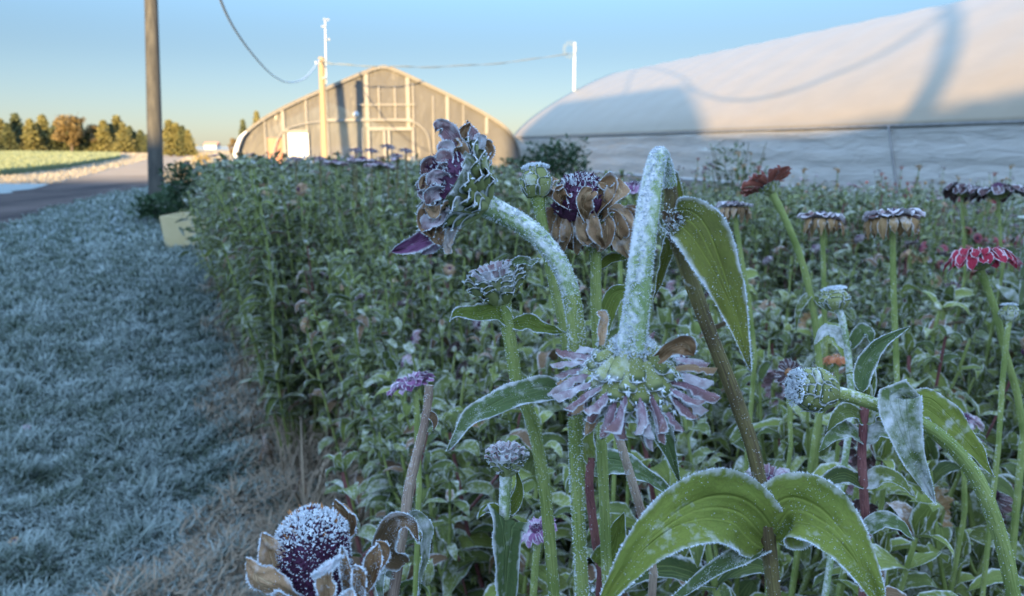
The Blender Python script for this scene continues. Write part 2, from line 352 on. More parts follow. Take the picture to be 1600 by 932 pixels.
M['stem_red'] = m_stem('red_stem', (0.10, 0.03, 0.035), (0.2, 0.08, 0.07), 0.3)
M['stem_dry'] = m_stem('dry_stem', (0.17, 0.11, 0.085), (0.36, 0.27, 0.2), 0.35)
t = NT('rime'); _u, _v, _w = t.lf()
_c = t.mix(_w, (0.52, 0.57, 0.62), (0.76, 0.80, 0.84))
M['rime'] = t.done(t.n("ShaderNodeMixShader", {0: 0.25, 1: t.pbr(_c, 0.45, None, 0.5), 2: t.n("ShaderNodeBsdfTranslucent", {'Color': _c}).outputs[0]}).outputs[0])

# =================================================================== SETTING: ground
def sheet(name, pts, z, mat, label=None, kind='structure', cat=None, sub=1):
    mb = MB(); V = [A3(p[0], p[1], z) for p in pts]; 
    mb.add(V, [list(range(len(V)))], None, 0, False)
    o = mb.build(name, mat); tag(o, label, cat, None, kind); return o
t = NT('frosted_ground'); ps = t.pos()
n1 = t.noise(1.6, 4, vec=ps); n2 = t.noise(14, 5, 0.7, vec=ps); n3 = t.noise(90, 3, 0.7, vec=ps)
yy = t.n("ShaderNodeSeparateXYZ", {0: ps}).outputs
cg = t.mix(t.mr(t.math('ADD', t.math('MULTIPLY', n1, 0.4), t.math('MULTIPLY', n2, 0.6)), 0.35, 0.62), (0.05, 0.075, 0.05), (0.26, 0.33, 0.34))
cg = t.mix(t.mr(n3, 0.4, 0.7, 0, 0.6), cg, (0.36, 0.43, 0.46))
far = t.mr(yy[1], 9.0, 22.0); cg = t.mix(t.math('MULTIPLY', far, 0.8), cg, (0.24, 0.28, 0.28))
cg = t.mix(t.mr(yy[1], 26, 40), cg, t.mix(t.noise(0.05, 3, vec=ps), (0.40, 0.36, 0.27), (0.30, 0.26, 0.2)))
M['ground'] = t.done(t.pbr(cg, 0.9, t.bump(t.math('ADD', n2, n3), 0.8, 0.03), 0.1))
g = MB(); 
gx = np.concatenate([[-1500, -400, -120], np.linspace(-45, 45, 31), [120, 400, 1500]]); gy = np.concatenate([[-400, -80], np.linspace(-36, 60, 33), [150, 500, 2500]])
V = np.stack(np.meshgrid(gx, gy), -1).reshape(-1, 2); V = np.column_stack([V, np.zeros(len(V))]); nx = len(gx)
i = np.arange(len(gy)-1)[:, None]*nx; j = np.arange(nx-1)[None]
g.add(V, np.stack([i+j, i+j+1, i+j+nx+1, i+j+nx], -1).reshape(-1, 4), None, 0, False)
tag(g.build('ground', M['ground']), kind='structure')

t = NT('gravel_drive'); ps = t.pos(); a = t.noise(0.9, 5, 0.6, vec=t.stretch(ps, (1, .35, 1))); b = t.noise(55, 3, 0.8, vec=ps)
cc = t.mix(t.mr(a, 0.35, 0.65), (0.030, 0.027, 0.028), (0.085, 0.07, 0.065)); cc = t.mix(t.mr(b, 0.55, 0.8, 0, 0.35), cc, (0.16, 0.14, 0.13))
cc = t.mix(t.mr(t.n("ShaderNodeSeparateXYZ", {0: ps}).outputs[1], 23, 32), cc, t.mix(a, (0.30, 0.19, 0.11), (0.44, 0.31, 0.20)))  # sunlit brown painted into the drive beyond the shadow edge
M['road'] = t.done(t.pbr(cc, 0.95, t.bump(t.math('ADD', a, t.math('MULTIPLY', b, .5)), 0.6, 0.03), 0.05))
def ripple(pts, amp, k=10):
    out = []
    n = len(pts)
    for q in range(n-1):
        a_, b_ = A3(*pts[q], 0), A3(*pts[q+1], 0); L = np.linalg.norm(b_-a_); m = max(1, int(k)); nn = nrm(np.cross(b_-a_, A3(0, 0, 1)))
        for e in range(m): out.append(((a_+(b_-a_)*e/m)+nn*amp*min(L, 4)*random.uniform(-1, 1))[:2])
    out.append(A3(*pts[-1])); return out
near_edge = ripple([tuple(G(-500, 560)[:2]), tuple(G(0, 357)[:2]), tuple(G(110, 318)[:2]), tuple(G(228, 293)[:2]), tuple(G(262, 268)[:2]), tuple(G(285, 250)[:2]), tuple(G(303, 241)[:2])], 0.035)
far_edge = ripple([tuple(G(268, 241)[:2]), tuple(G(232, 250)[:2]), tuple(G(160, 268)[:2]), tuple(G(70, 291)[:2]), tuple(G(0, 304)[:2]), tuple(G(-500, 330)[:2])], 0.03)
sheet('road', near_edge+far_edge, 0.008, M['road'])
M['verge'] = m_plain('pale_verge', (0.42, 0.38, 0.28), (0.30, 0.30, 0.22), 0.9, 0.9, 5, 0.6, 0.05)
sheet('verge', ripple([tuple(G(0, 284)[:2]), tuple(G(75, 283)[:2]), tuple(G(160, 265)[:2]), tuple(G(228, 249)[:2]), tuple(G(262, 240.5)[:2])], 0.01)+[G(190, 239)[:2], G(170, 252)[:2], G(105, 266)[:2], G(0, 273)[:2], G(-500, 275)[:2], G(-500, 284)[:2]], 0.004, M['verge'])
# soil of the flower beds and the straw litter along their edge
bed = [S(0.15, -1), S(0.2, 1.0), S(0.55, 2.2), S(0.8, 4), S(0.85, 12), S(1.1, 19.5), A3(-5.2, 22.4, 0), A3(1.9, 22.4, 0), A3(7.4, 5.0, 0), A3(8.6, 0, 0)]
t = NT('bed_soil'); ps = t.pos(); a = t.noise(5, 5, .7, vec=ps); b = t.noise(60, 3, .7, vec=ps)
M['soil'] = t.done(t.pbr(t.mix(t.mr(t.math('ADD', t.math('MULTIPLY', a, .5), t.math('MULTIPLY', b, .5)), .35, .65), (0.03, 0.026, 0.022), (0.13, 0.12, 0.11)), .95, t.bump(b, .8, .02), .1))
sheet('garden_soil', [p[:2] for p in bed], 0.004, M['soil'])

# blades
def blades(name, X, Y, H, Wd, lean, mat, label, cat, z=0.0, curl=0.6):
    m = len(X); az = rng.random(m)*6.283; d = np.stack([np.cos(az), np.sin(az), np.zeros(m)], -1)
    fa = az+1.2+rng.random(m)*1.0; sd = np.stack([np.cos(fa), np.sin(fa), np.zeros(m)], -1)
    cn = sum(np.sin(X*kx+Y*ky+p_) for kx, ky, p_ in ((13, 7, 1), (-9, 16, 2), (21, -12, 4), (5, -19, .5), (-25, -8, 3)))/5
    L = H*(0.55+0.8*rng.random(m))*(1+.9*cn*(np.asarray(H) < .12)); ln = np.clip(lean*(0.4+1.0*rng.random(m)), 0, 1.35)
    b = np.stack([X, Y, np.full(m, z)], -1); up = A3(0, 0, 1)
    p1 = b+(d*np.sin(ln*.5)[:, None]+up*np.cos(ln*.5)[:, None])*(L*.5)[:, None]
    p2 = p1+(d*np.sin(ln*(1+curl))[:, None]+up*np.cos(ln*(1+curl))[:, None])*(L*.5)[:, None]
    p2[:, 2] = np.maximum(p2[:, 2], z+.004)
    W_ = (Wd*(0.6+0.8*rng.random(m)))[:, None]*sd
    V = np.stack([b-W_*.8, b+W_*.8, p1-W_, p1+W_, p2-W_*.25, p2+W_*.25], 1).reshape(-1, 3)
    i = np.arange(m)[:, None]*6; F = np.concatenate([i+np.array([[0, 1, 3, 2]]), i+np.array([[2, 3, 5, 4]])])
    rr = rng.random(m); A = np.stack([np.tile([0, 0, .5, .5, 1, 1], m), np.tile([-1, 1, -1, 1, -1, 1], m), np.repeat(rr, 6)], -1)
    mb = MB(); mb.add(V, F, A, 0, True); o = mb.build(name, mat); tag(o, label, cat, None, 'stuff'); return o
def m_blade(name, c1, c2, cf, f0=0.25, f1=0.75, patch=2.2):
    t = NT(name); u, v, wv = t.lf(); ps = t.pos(); n = t.math('ADD', t.math('MULTIPLY', t.noise(patch, 4, .65, vec=ps), .6), t.math('MULTIPLY', t.noise(patch*.28, 3, .6, vec=ps), .42))
    c = t.mix(wv, c1, c2); f = t.mr(t.math('ADD', t.math('ADD', t.math('MULTIPLY', n, 1.3), t.math('MULTIPLY', u, 0.5)), t.math('MULTIPLY', wv, .16)), f0+.5, f1+.75, 0.05, .85)
    c = t.mix(f, c, cf)
    return t.done(t.n("ShaderNodeMixShader", {0: .2, 1: t.pbr(c, .7, None, .2), 2: t.n("ShaderNodeBsdfTranslucent", {'Color': c}).outputs[0]}).outputs[0])
M['grass'] = m_blade('frosted_grass', (0.025, 0.045, 0.028), (0.075, 0.10, 0.055), (0.42, 0.50, 0.49), .42, .62, 6.5)
M['straw'] = m_blade('dead_grass', (0.17, 0.125, 0.08), (0.38, 0.30, 0.21), (0.46, 0.45, 0.42), .75, 1.3)
def edge_n(s): return np.interp(s, [-1, 1.0, 2.2, 4, 6.5, 8.5, 10, 19.5], [0.15, 0.2, 0.50, 0.60, 0.84, 1.28, 1.55, 2.0])
def field_pts(m, y0, y1, power, xr, cond):
    Y = y0*(y1/y0)**(rng.random(m)**power); X = (rng.random(m)*2-1)*0.75*Y + xr
    s = UV_[0]*X+UV_[1]*Y; n = NV_[0]*X+NV_[1]*Y; k = cond(n, s, X, Y); return X[k], Y[k]
def oncurve(n, s, X, Y):
    return (n < edge_n(s)+0.1)
nx_, ny_ = np.array([p[0] for p in near_edge]), np.array([p[1] for p in near_edge]); od = np.argsort(ny_)
def lawn(n, s, X, Y): return oncurve(n, s, X, Y) & (X > np.interp(Y, ny_[od], nx_[od])-0.05+.12*np.sin(Y*5.3)*np.sin(Y*2.1))
X, Y = field_pts(330000, 1.25, 9.0, 0.9, 0, lawn)
blades('grass', X, Y, 0.05+0.004*Y, 0.0016+0.0005*Y, 1.05, M['grass'], 'frost covered short grass of the lawn left of the flower bed', 'grass')
X, Y = field_pts(90000, 9.0, 24.0, 0.9, 0, lawn)
blades('grass', X, Y, np.full(len(X), .07), 0.004+0.0004*Y, 0.8, M['grass'], 'pale frosted grass between the driveway and the pole', 'grass')
def litter(n, s, X, Y): return (n < edge_n(s)+0.5) & (n > edge_n(s)-np.interp(s, [1, 2.2, 3.2, 4.5], [.60, .32, .12, .05])-0.12*np.sin(s*4)-0.1*rng.random(len(s))) & (rng.random(len(s)) < np.clip(1.25-(edge_n(s)-n)*np.interp(s, [1, 2.2, 3.5], [.9, 1.4, 3]), 0, 1)) & (s > -.5)
X, Y = field_pts(330000, 1.1, 8.0, 0.9, 0, litter)
blades('dead_grass', X, Y, 0.075+0*Y, 0.002+0.0004*Y, 1.3, M['straw'], 'flattened tan dead grass littering the edge of the flower bed', 'dead grass')
def tall(n, s, X, Y): return (n < edge_n(s)+0.25) & (n > edge_n(s)-0.06) & (s > 1.7) & (s < 4.4)
X, Y = field_pts(60000, 1.9, 8.0, 0.9, 0, tall)
k = rng.random(len(X)) < .25; X, Y = X[k], Y[k]
blades('dry_grass', X, Y, np.full(len(X), .30), 0.0022+0.0004*Y, 0.8, M['straw'], 'tall dry grass hanging at the foot of the left flower bed', 'dry grass', curl=.9)

# green crop beyond the verge
M['crop'] = m_blade('crop_leaf', (0.12, 0.18, 0.07), (0.22, 0.28, 0.12), (0.40, 0.45, 0.38), .5, 1.1, .15)
cp = [G(-260, 281), G(0, 277), G(108, 264), G(188, 248.5), G(186, 243), G(0, 240), G(-260, 240)]
mb = MB(); top = [A3(p[0], p[1], 0.24) for p in cp]; n_ = len(cp)
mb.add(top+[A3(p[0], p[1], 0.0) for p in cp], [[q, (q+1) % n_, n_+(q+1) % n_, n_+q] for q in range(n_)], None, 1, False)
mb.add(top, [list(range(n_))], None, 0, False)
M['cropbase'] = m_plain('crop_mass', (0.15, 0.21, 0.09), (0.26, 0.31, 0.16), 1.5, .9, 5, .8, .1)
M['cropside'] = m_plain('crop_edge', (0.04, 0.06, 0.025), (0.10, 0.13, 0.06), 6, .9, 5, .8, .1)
tag(mb.build('green_crop', [M['cropbase'], M['cropside']]), 'low green crop field in sunlight left of the driveway', 'crop', None, 'stuff')

M['crop_blade'] = m_blade('crop_blade', (0.14, 0.17, 0.07), (0.24, 0.27, 0.13), (0.34, 0.36, 0.28), .5, 1.1, .2)
M['verge_blade'] = m_blade('verge_blade', (0.24, 0.20, 0.14), (0.36, 0.31, 0.23), (0.42, 0.42, 0.38), .5, 1.1, .3)
def inside(X, Y, poly):
    c_ = np.zeros(len(X), bool); n = len(poly)
    for q in range(n):
        (xa, ya), (xb, yb) = poly[q][:2], poly[(q+1) % n][:2]
        k = ((ya > Y) != (yb > Y)) & (X < (xb-xa)*(Y-ya)/(yb-ya+1e-9)+xa); c_ ^= k
    return c_
Y = 24*(190/24)**rng.random(260000); X = -Y*(.10+.72*rng.random(260000))
kc = inside(X, Y, cp); kr = inside(X, Y, [tuple(p) for p in near_edge+far_edge])
blades('crop_plants', X[kc], Y[kc], .10+.0015*Y[kc], .012+.0006*Y[kc], .5, M['crop_blade'], 'standing green leaves of the crop field left of the driveway', 'crop', z=.2)
k = ~kc & ~kr & (X < -.34*Y+.0) & (rng.random(len(X)) < .6)
blades('verge_grass', X[k], Y[k], .05+.0008*Y[k], .008+.0005*Y[k], .6, M['verge_blade'], 'pale dry sunlit grass around the crop field', 'grass')

# =================================================================== hoop houses
M['film'] = None
t = NT('greenhouse_film'); ps = t.obj(); n = t.noise(1.3, 4, .6, vec=t.stretch(ps, (1, 1, 2.5))); n2 = t.noise(9, 3, vec=ps)
cc = t.mix(t.mr(n, .3, .7), (0.270, 0.220, 0.148), (0.300, 0.244, 0.166))
sh = t.pbr(cc, .42, t.bump(t.math('ADD', n, t.math('MULTIPLY', n2, .15)), .22, .03), .35); tr = t.n("ShaderNodeBsdfTranslucent", {'Color': (0.7, 0.7, 0.68)}).outputs[0] if False else t.n("ShaderNodeBsdfTranslucent", {'Color': (0.34, 0.30, 0.24, 1)}).outputs[0]
M['film'] = t.done(t.n("ShaderNodeMixShader", {0: .22, 1: sh, 2: tr}).outputs[0])
def m_clear(name, col, tr, stretch=(1, 1, 5)):
    t = NT(name); ps = t.obj(); n = t.noise(1.6, 4, .65, vec=t.stretch(ps, stretch), dist=.6)
    sh = t.pbr(t.mix(t.mr(n, .3, .7), tuple(c*.72 for c in col), col), .3, t.bump(n, .8, .06), .5)
    a = t.n("ShaderNodeMixShader", {0: .3, 1: sh, 2: t.n("ShaderNodeBsdfTranslucent", {'Color': col+(1,)}).outputs[0]}).outputs[0]
    f = t.mr(n, .35, .65, tr*.6, tr*1.3)
    return t.done(t.n("ShaderNodeMixShader", {0: f, 1: a, 2: t.n("ShaderNodeBsdfTransparent").outputs[0]}).outputs[0])
M['curtain'] = m_clear('side_curtain_film', (0.70, 0.67, 0.62), .10)
M['endfilm'] = m_clear('end_wall_film', (0.185, 0.18, 0.165), .14, (1, 1, .5))
M['white'] = m_plain('white_paint', (0.50, 0.50, 0.49), (0.58, 0.57, 0.56), 8, .5, 3, .1)
M['steel'] = m_plain('galvanised', (0.34, 0.35, 0.36), (0.44, 0.45, 0.46), 12, .4, 3, .1)
M['lumber'] = m_plain('pale_lumber', (0.19, 0.185, 0.165), (0.24, 0.23, 0.205), 9, .7, 4, .2, .004, (1, 1, .1))
M['hip'] = m_plain('hip_board', (0.20, 0.20, 0.20), (0.30, 0.29, 0.28), 9, .6)
M['redboard'] = m_plain('red_board', (0.38, 0.17, 0.10), (0.48, 0.24, 0.15), 4, .8, 4, .2, .004, (1, 1, .1))

def prof_arr(half, W):
    h = [(a, z) for a, z in half]; full = h+[(W-a, z) for a, z in reversed(h[:-1])]
    return np.array(full)
def hoop_roof(name, parent, org, n0, s0, s1, prof, rib, mat, thick=.02, sag=.03):
    """film over the ribs, from s0 to s1; prof = (across, z)"""
    m = int(abs(s1-s0)/rib*4)+1; ss = np.linspace(s0, s1, m); P2 = cr(np.column_stack([prof, np.zeros(len(prof))]), 60)[:, :2]
    T = np.gradient(P2, axis=0); T /= np.linalg.norm(T, axis=1)[:, None]; Nn = np.stack([-T[:, 1], T[:, 0]], -1)
    Vs = []
    for k, s_ in enumerate(ss):
        ph = (abs(s_-s0)/rib) % 1; d = -sag*math.sin(math.pi*ph)**.7*np.clip(np.abs(np.sin(np.linspace(0, math.pi, 60))*1.5), 0, 1)
        q = P2+Nn*d[:, None]; Vs.append(NV_[None]*(n0+q[:, :1])+UV_[None]*s_+A3(0, 0, 1)[None]*q[:, 1:])
    V = np.array(Vs); n = 60; i = np.arange(m-1)[:, None]*n; j = np.arange(n-1)[None]
    F = np.stack([i+j, i+j+1, i+n+j+1, i+n+j], -1).reshape(-1, 4)
    mb = MB(); mb.add(V.reshape(-1, 3), F, None, 0, True)
    o = mb.build(name, mat, parent, org)
    md = o.modifiers.new('thickness', 'SOLIDIFY'); md.thickness = thick; md.offset = 0
    return o
def arc_tube(mb, n0, s_, prof, r, mat=0, f=1.0):
    q = cr(np.column_stack([prof, np.zeros(len(prof))]), 40)
    pts = NV_[None]*(n0+q[:, :1])+UV_[None]*s_+A3(0, 0, 1)[None]*q[:, 1:2]
    tube(mb, pts, [r, r], 6, 40, mat)
def edge_z(prof, a): return float(np.interp(a, prof[:, 0], prof[:, 1]))

# --- far greenhouse, gable end towards us
H1 = prof_arr([(0, 0), (0.0, .7), (.16, 1.25), (.55, 1.72), (1.3, 2.18), (2.2, 2.62), (3.2, 3.06), (4.0, 3.40), (4.55, 3.56)], 9.1)
U0_, N0_ = UV_, NV_
UV_ = nrm(A3(-.30, .954, 0)); NV_ = A3(UV_[1], -UV_[0], 0); _c0 = A3(-4.02, 25.0, 0)
n1, s1 = float(_c0@NV_)-4.55, float(_c0@UV_)
org = S(n1+4.55, s1); gh = thing('greenhouse', org, 'far greenhouse with arched gable end of translucent film over pale studs and a white door', 'greenhouse')
in_prof = H1.copy(); 
hoop_roof('roof', gh, org, n1, s1+0.0, s1+22, H1+np.array([[0, .06]]), 1.4, M['film'])
# end wall
def wall_na(px, s_=s1, z=1.6):
    lo, hi = 0, 20
    for _ in range(40):
        m_ = (lo+hi)/2
        if proj(S(m_, s_, z))[0] < px: lo = m_
        else: hi = m_
    return lo
def wall_z(n_, py, s_=s1):
    lo, hi = -1, 8
    for _ in range(40):
        m_ = (lo+hi)/2
        if proj(S(n_, s_, m_))[1] > py: lo = m_
        else: hi = m_
    return lo
q = cr(np.column_stack([H1, np.zeros(len(H1))]), 80)[:, :2]
mb = MB(); se = s1+.12
dn0, dn1 = wall_na(447), wall_na(482)     # door opening is covered by the door set proud of the film
Vt = NV_[None]*(n1+q[:, :1])+UV_[None]*se+A3(0, 0, 1)[None]*q[:, 1:]; Vb = NV_[None]*(n1+q[:, :1])+UV_[None]*se
k = np.arange(79); mb.add(np.vstack([Vt, Vb]), np.stack([k, k+1, k+81, k+80], -1), None, 0, False)
mb.build('end_wall', M['endfilm'], gh, org)
mb = MB(); arc_tube(mb, n1, s1+.02, H1, .028); mb.build('end_arch', M['lumber'], gh, org)
def stud(px, ytop, ybot, wd, mat='lumber', off=0.0):
    n_ = wall_na(px); a = n_-n1; zt = wall_z(n_, ytop) if ytop else edge_z(H1, a)-.03; zt = min(zt, edge_z(H1, a)-.03); zb = wall_z(n_, ybot) if ybot else 0; wd *= .75
    mb = MB(); bar(mb, S(n_, se-.05-off, zb), S(n_, se-.05-off, zt), wd, .06, UV_); mb.build('stud', M[mat], gh, org)
for px, yt, yb, wd in ((443, None, None, .13), (480, None, 205, .06), (511.5, None, None, .10), (575, None, 199, .16), (594, 134, 188, .06), (619, 134, 188, .06),
                       (639, None, 200, .16), (647, 130, None, .06), (700, None, 200, .14), (761, None, 210, .13), (400, None, None, .05), (566, 200, None, .07), (678, 150, None, .05), (725, None, None, .05)):
    stud(px, yt, yb, wd)
for y_, pa, pb, wd in ((188, 511, 645, .08), (201, 574, 646, .07), (164, 560, 650, .04), (205, 443, 482, .06)):
    na, nb = wall_na(pa), wall_na(pb); mb = MB(); bar(mb, S(na, se-.1, wall_z(na, y_)), S(nb, se-.1, wall_z(nb, y_)), wd, .04, UV_); mb.build('rail', M['lumber'], gh, org)
# double door frames
for pa, pb in ((575, 600), (607, 645)):
    na, nb = wall_na(pa), wall_na(pb); zt = wall_z(na, 202)
    mb = MB()
    for a, b in ((S(na, se-.14, 0), S(na, se-.14, zt)), (S(nb, se-.14, 0), S(nb, se-.14, zt)), (S(na, se-.14, zt), S(nb, se-.14, zt)), (S(na, se-.14, zt*.45), S(nb, se-.14, zt*.45))): bar(mb, a, b, .08, .04, UV_)
    mb.build('screen_door', M['lumber'], gh, org)
# inner hoop seen through / on the film
pts = [(423, 250), (430, 225), (443, 205), (470, 195), (505, 190), (560, 189), (610, 188), (645, 191), (660, 200), (669, 215), (673, 250)]
mb = MB(); tube(mb, [S(wall_na(a), se-.13, wall_z(wall_na(a), b)) for a, b in pts], [.022, .022], 6, 60); mb.build('inner_hoop', M['lumber'], gh, org)
# red boards low on the left, between studs
mb = MB(); na, nb = wall_na(381), wall_na(440); zz = wall_z(na, 216)
for e in range(7):
    a_ = na+(nb-na)*e/7; bar(mb, S(a_+(nb-na)/14, se-.012, 0), S(a_+(nb-na)/14, se-.012, min(zz, edge_z(H1, a_-n1)-.1)), (nb-na)/7-.012, .02, UV_)
mb.build('board_skirt', M['redboard'], gh, org)
mb = MB(); na, nb = wall_na(449), wall_na(481); zt = wall_z(na, 208)
bar(mb, S((na+nb)/2, se-.15, 0.03), S((na+nb)/2, se-.15, zt), nb-na, .05, UV_); d = mb.build('door', M['white'], gh, org)
mb = MB(); tube(mb, [S(nb-.09, se-.2, 1.0), S(nb-.09, se-.24, 1.0), S(nb-.2, se-.24, 1.0)], [.013, .013], 6, 8); mb.build('handle', M['steel'], d, org)
mb = MB(); n_ = wall_na(557); zc = wall_z(n_, 179)
lathe(mb, S(n_, se-.05, zc), -UV_, [(0, .0), (0, .06), (.06, .07), (.10, .08), (.14, .09), (.15, 0)], 12); mb.build('wall_lamp', M['white'], gh, org)
# white rolled film edge low on the left corner
mb = MB(); tube(mb, [S(n1-.02, s1-.08, .0), S(n1-.02, s1-.08, .8), S(n1+.16, s1-.08, 1.35), S(n1+.36, s1-.08, 1.58)], [.07, .08, .06, .03], 8, 14); mb.build('edge_strip', M['white'], gh, org)
mb = MB()
for e in range(6): arc_tube(mb, n1+.05, s1+1.4*e+1.4, H1*np.array([[.989, .985]]), .035)
mb.build('rib', M['steel'], gh, org)

# --- near hoop house, long side towards us
UV_ = nrm(A3(-.30, .954, 0)); NV_ = A3(UV_[1], -UV_[0], 0)
H2 = prof_arr([(0, 1.45), (.30, 1.807), (.9, 2.292), (1.8, 2.852), (2.8, 3.375), (3.7, 3.77), (4.5, 4.0)], 9.0)
n2, sA, sB = 9.0, 28.6, -2.0
org = S(n2, 12); hh = thing('hoop_house', org, 'near hoop house with long white film roof and rolled translucent side crossing the right side', 'greenhouse')
hoop_roof('roof', hh, org, n2, sA, sB, H2, 1.25, M['film'], sag=.028)
def wavy(name, nn, z0, z1, mat, s_a, s_b, amp, off=0.0):
    m = 260; k = 14; ss = np.linspace(s_a, s_b, m); zz = np.linspace(z0, z1, k)
    SS, ZZ = np.meshgrid(ss, zz, indexing='ij')
    D = amp*(np.sin(ZZ*17+.5*np.sin(SS*1.3))+.6*np.sin(ZZ*31+SS*.7)+.7*np.sin(SS*2.51)*np.sin(ZZ*4))
    V = NV_*(nn+off+D)[..., None]+UV_*SS[..., None]+A3(0, 0, 1)*ZZ[..., None]
    i = np.arange(m-1)[:, None]*k; j = np.arange(k-1)[None]
    mb = MB(); mb.add(V.reshape(-1, 3), np.stack([i+j, i+j+1, i+k+j+1, i+k+j], -1).reshape(-1, 4), None, 0, True)
    o = mb.build(name, mat, hh, org); md = o.modifiers.new('thickness', 'SOLIDIFY'); md.thickness = .006; return o
wavy('side_curtain', n2+.03, .28, 1.43, M['curtain'], sA, sB, .012)
wavy('side_curtain', n2+8.97, .0, 1.45, M['film'], sA, sB, .01)
mb = MB(); bar(mb, S(n2, sA, 1.455), S(n2, sB, 1.455), .05, .035, A3(0, 0, 1)); mb.build('hip_board', M['hip'], hh, org)
mb = MB(); bar(mb, S(n2+.0, sA, .15), S(n2+.0, sB, .15), .04, .28, A3(0, 0, 1)); mb.build('base_board', M['lumber'], hh, org)
s_ = sA-.03
while s_ > sB:
    mb = MB(); tube(mb, [S(n2+.11, s_, 0), S(n2+.11, s_, 1.44)], [.022, .022], 6, 2); mb.build('post', M['steel'], hh, org)
    mb = MB(); arc_tube(mb, n2+.06, s_, H2*np.array([[.987, .985]]), .022); mb.build('rib', M['steel'], hh, org); s_ -= 1.25
mb = MB(); tube(mb, [S(n2-.04, 9.2, .1), S(n2-.04, 9.6, 1.44)], [.018, .018], 6, 2); mb.build('crank_rod', M['hip'], hh, org)
mb = MB(); tube(mb, [S(n2-.03, sA, .42), S(n2-.03, sB, .42)], [.03, .03], 8, 3); mb.build('roll_bar', M['steel'], hh, org)
qq = cr(np.column_stack([H2, np.zeros(len(H2))]), 60)[:, :2]
mb = MB(); Vt = NV_[None]*(n2+qq[:, :1])+UV_[None]*(sA-.02)+A3(0, 0, 1)[None]*qq[:, 1:]; Vb = NV_[None]*(n2+qq[:, :1])+UV_[None]*(sA-.02)
k = np.arange(59); mb.add(np.vstack([Vt, Vb]), np.stack([k, k+1, k+61, k+60], -1), None, 0, False); mb.build('end_wall', M['film'], hh, org)

# surface finder for the shadows that fall on the hoop house
def hs(px, py):
    best = None
    for s_ in np.linspace(sA, 3, 160):
        for a in np.linspace(0, 4.4, 60):
            p = S(n2+a, s_, edge_z(H2, a)); x, y, d = proj(p); e = (x-px)**2+(y-py)**2
            if best is None or e < best[0]: best = (e, p)
    return best[1]
def back(p, Y): return p-LD*((p[1]-Y)/LD[1])

# =================================================================== behind the viewpoint: the things whose shade falls on the garden
M['barnwood'] = m_plain('barn_boards', (0.10, 0.05, 0.04), (0.17, 0.09, 0.07), 6, .8, 4, .3, .01, (1, 1, .05))
M['barnroof'] = m_plain('barn_roof', (0.12, 0.12, 0.12), (0.2, 0.2, 0.2), 3, .6)
YB = -25.0; zr = (YB*-1+25.2)*math.tan(R(SUN_EL))/math.cos(R(SUN_AZ))
b1, b2, b3, b4 = [back(hs(*p), YB) for p in ((812, 213), (872, 161), (1056, 133), (1088, 204))]
b5, b6 = [back(S(n2, q_, 1.46), YB) for q_ in (14.0, 8.0)]
print('barn', zr, b1, b2, b3, b4)
barn = thing('barn', (0, YB-4, 0), 'dark wooden barn behind the viewpoint whose shadow covers the garden', 'barn')
def slab(name, pts, y0, y1, mat):
    n = len(pts); mb = MB(); V = [A3(x, y0, z) for x, z in pts]+[A3(x, y1, z) for x, z in pts]
    mb.add(V, [list(range(n))], None, 0, False); mb.add(V, [list(range(2*n-1, n-1, -1))], None, 0, False)
    mb.add(V, [[q, (q+1) % n, n+(q+1) % n, n+q] for q in range(n)], None, 0, False)
    return mb.build(name, mat, barn, (0, YB-4, 0))
xl, xr = b1[0], b4[0]
mb = MB(); x0, x1 = -48, 17
V = [A3(x, y, z) for x in (x0, x1) for y, z in ((YB, 0), (YB, zr-1.6), (YB-4, zr+.45), (YB-8, zr-1.6), (YB-8, 0))]
mb.add(V, [[0, 1, 2, 3, 4], [9, 8, 7, 6, 5]], None, 0, False); mb.add(V, [[0, 5, 6, 1], [3, 8, 9, 4]], None, 0, False); mb.add(V, [[1, 6, 7, 2], [2, 7, 8, 3]], None, 1, False)
mb.build('wall', [M['barnwood'], M['barnroof']], barn, (0, YB-4, 0))
slab('shadow_gable', [(b1[0], 0), (b1[0], b1[2]), (b2[0], b2[2]), (b3[0], b3[2]), (b4[0], b4[2]), (b5[0], b5[2]), (b6[0], b6[2]), (b6[0]+.05, 0)], YB-.3, YB-1.6, M['barnwood'])  # unseen block, outline shaped to throw shade on the hoop house roof and curtain

# =================================================================== utility pole, cables, masts
M['polewood'] = m_plain('treated_pole', (0.03, 0.03, 0.027), (0.075, 0.072, 0.06), 14, .85, 5, .7, .01, (1, 1, .04))
M['palepole'] = m_plain('weathered_pole', (0.20, 0.155, 0.095), (0.29, 0.235, 0.15), 14, .85, 5, .6, .01, (1, 1, .04))
M['cable_dim'] = m_plain('service_cable', (0.14, 0.17, 0.18), (0.20, 0.23, 0.24), 20, .6)
M['cable'] = m_plain('cable', (0.30, 0.33, 0.34), (0.38, 0.41, 0.42), 20, .5)
pb = G(245, 327); pd = (pb-CP)@FW; pt = P(236, 0, pd); pt2 = pb+(pt-pb)*1.7
mb = MB(); tube(mb, [pb, pt, pt2], [.14, .115, .10], 14, 16)
tag(mb.build('utility_pole', M['polewood'], None, pb, pb), 'tall grey brown wooden utility pole standing in the frosted lawn', 'utility pole')
p2t = P(502, 90, 21.0); p2b = A3(p2t[0]-.04, p2t[1], 0)
pole = thing('wooden_post', p2b, 'pale wooden post with cable and weather mast in front of the far greenhouse', 'post')
mb = MB(); tube(mb, [p2b, p2t], [.10, .085], 12, 8); mb.build('post', M['palepole'], pole, p2b)
for dy, sx in ((.18, -.12), (.55, .12)):
    mb = MB(); tube(mb, [p2t-A3(0, .05, dy), p2t+A3(sx*.9, -.14, -dy), p2t+A3(sx*1.1, -.14, -dy+.06)], [.02, .02], 6, 8); mb.build('hook', M['steel'], pole, p2b)
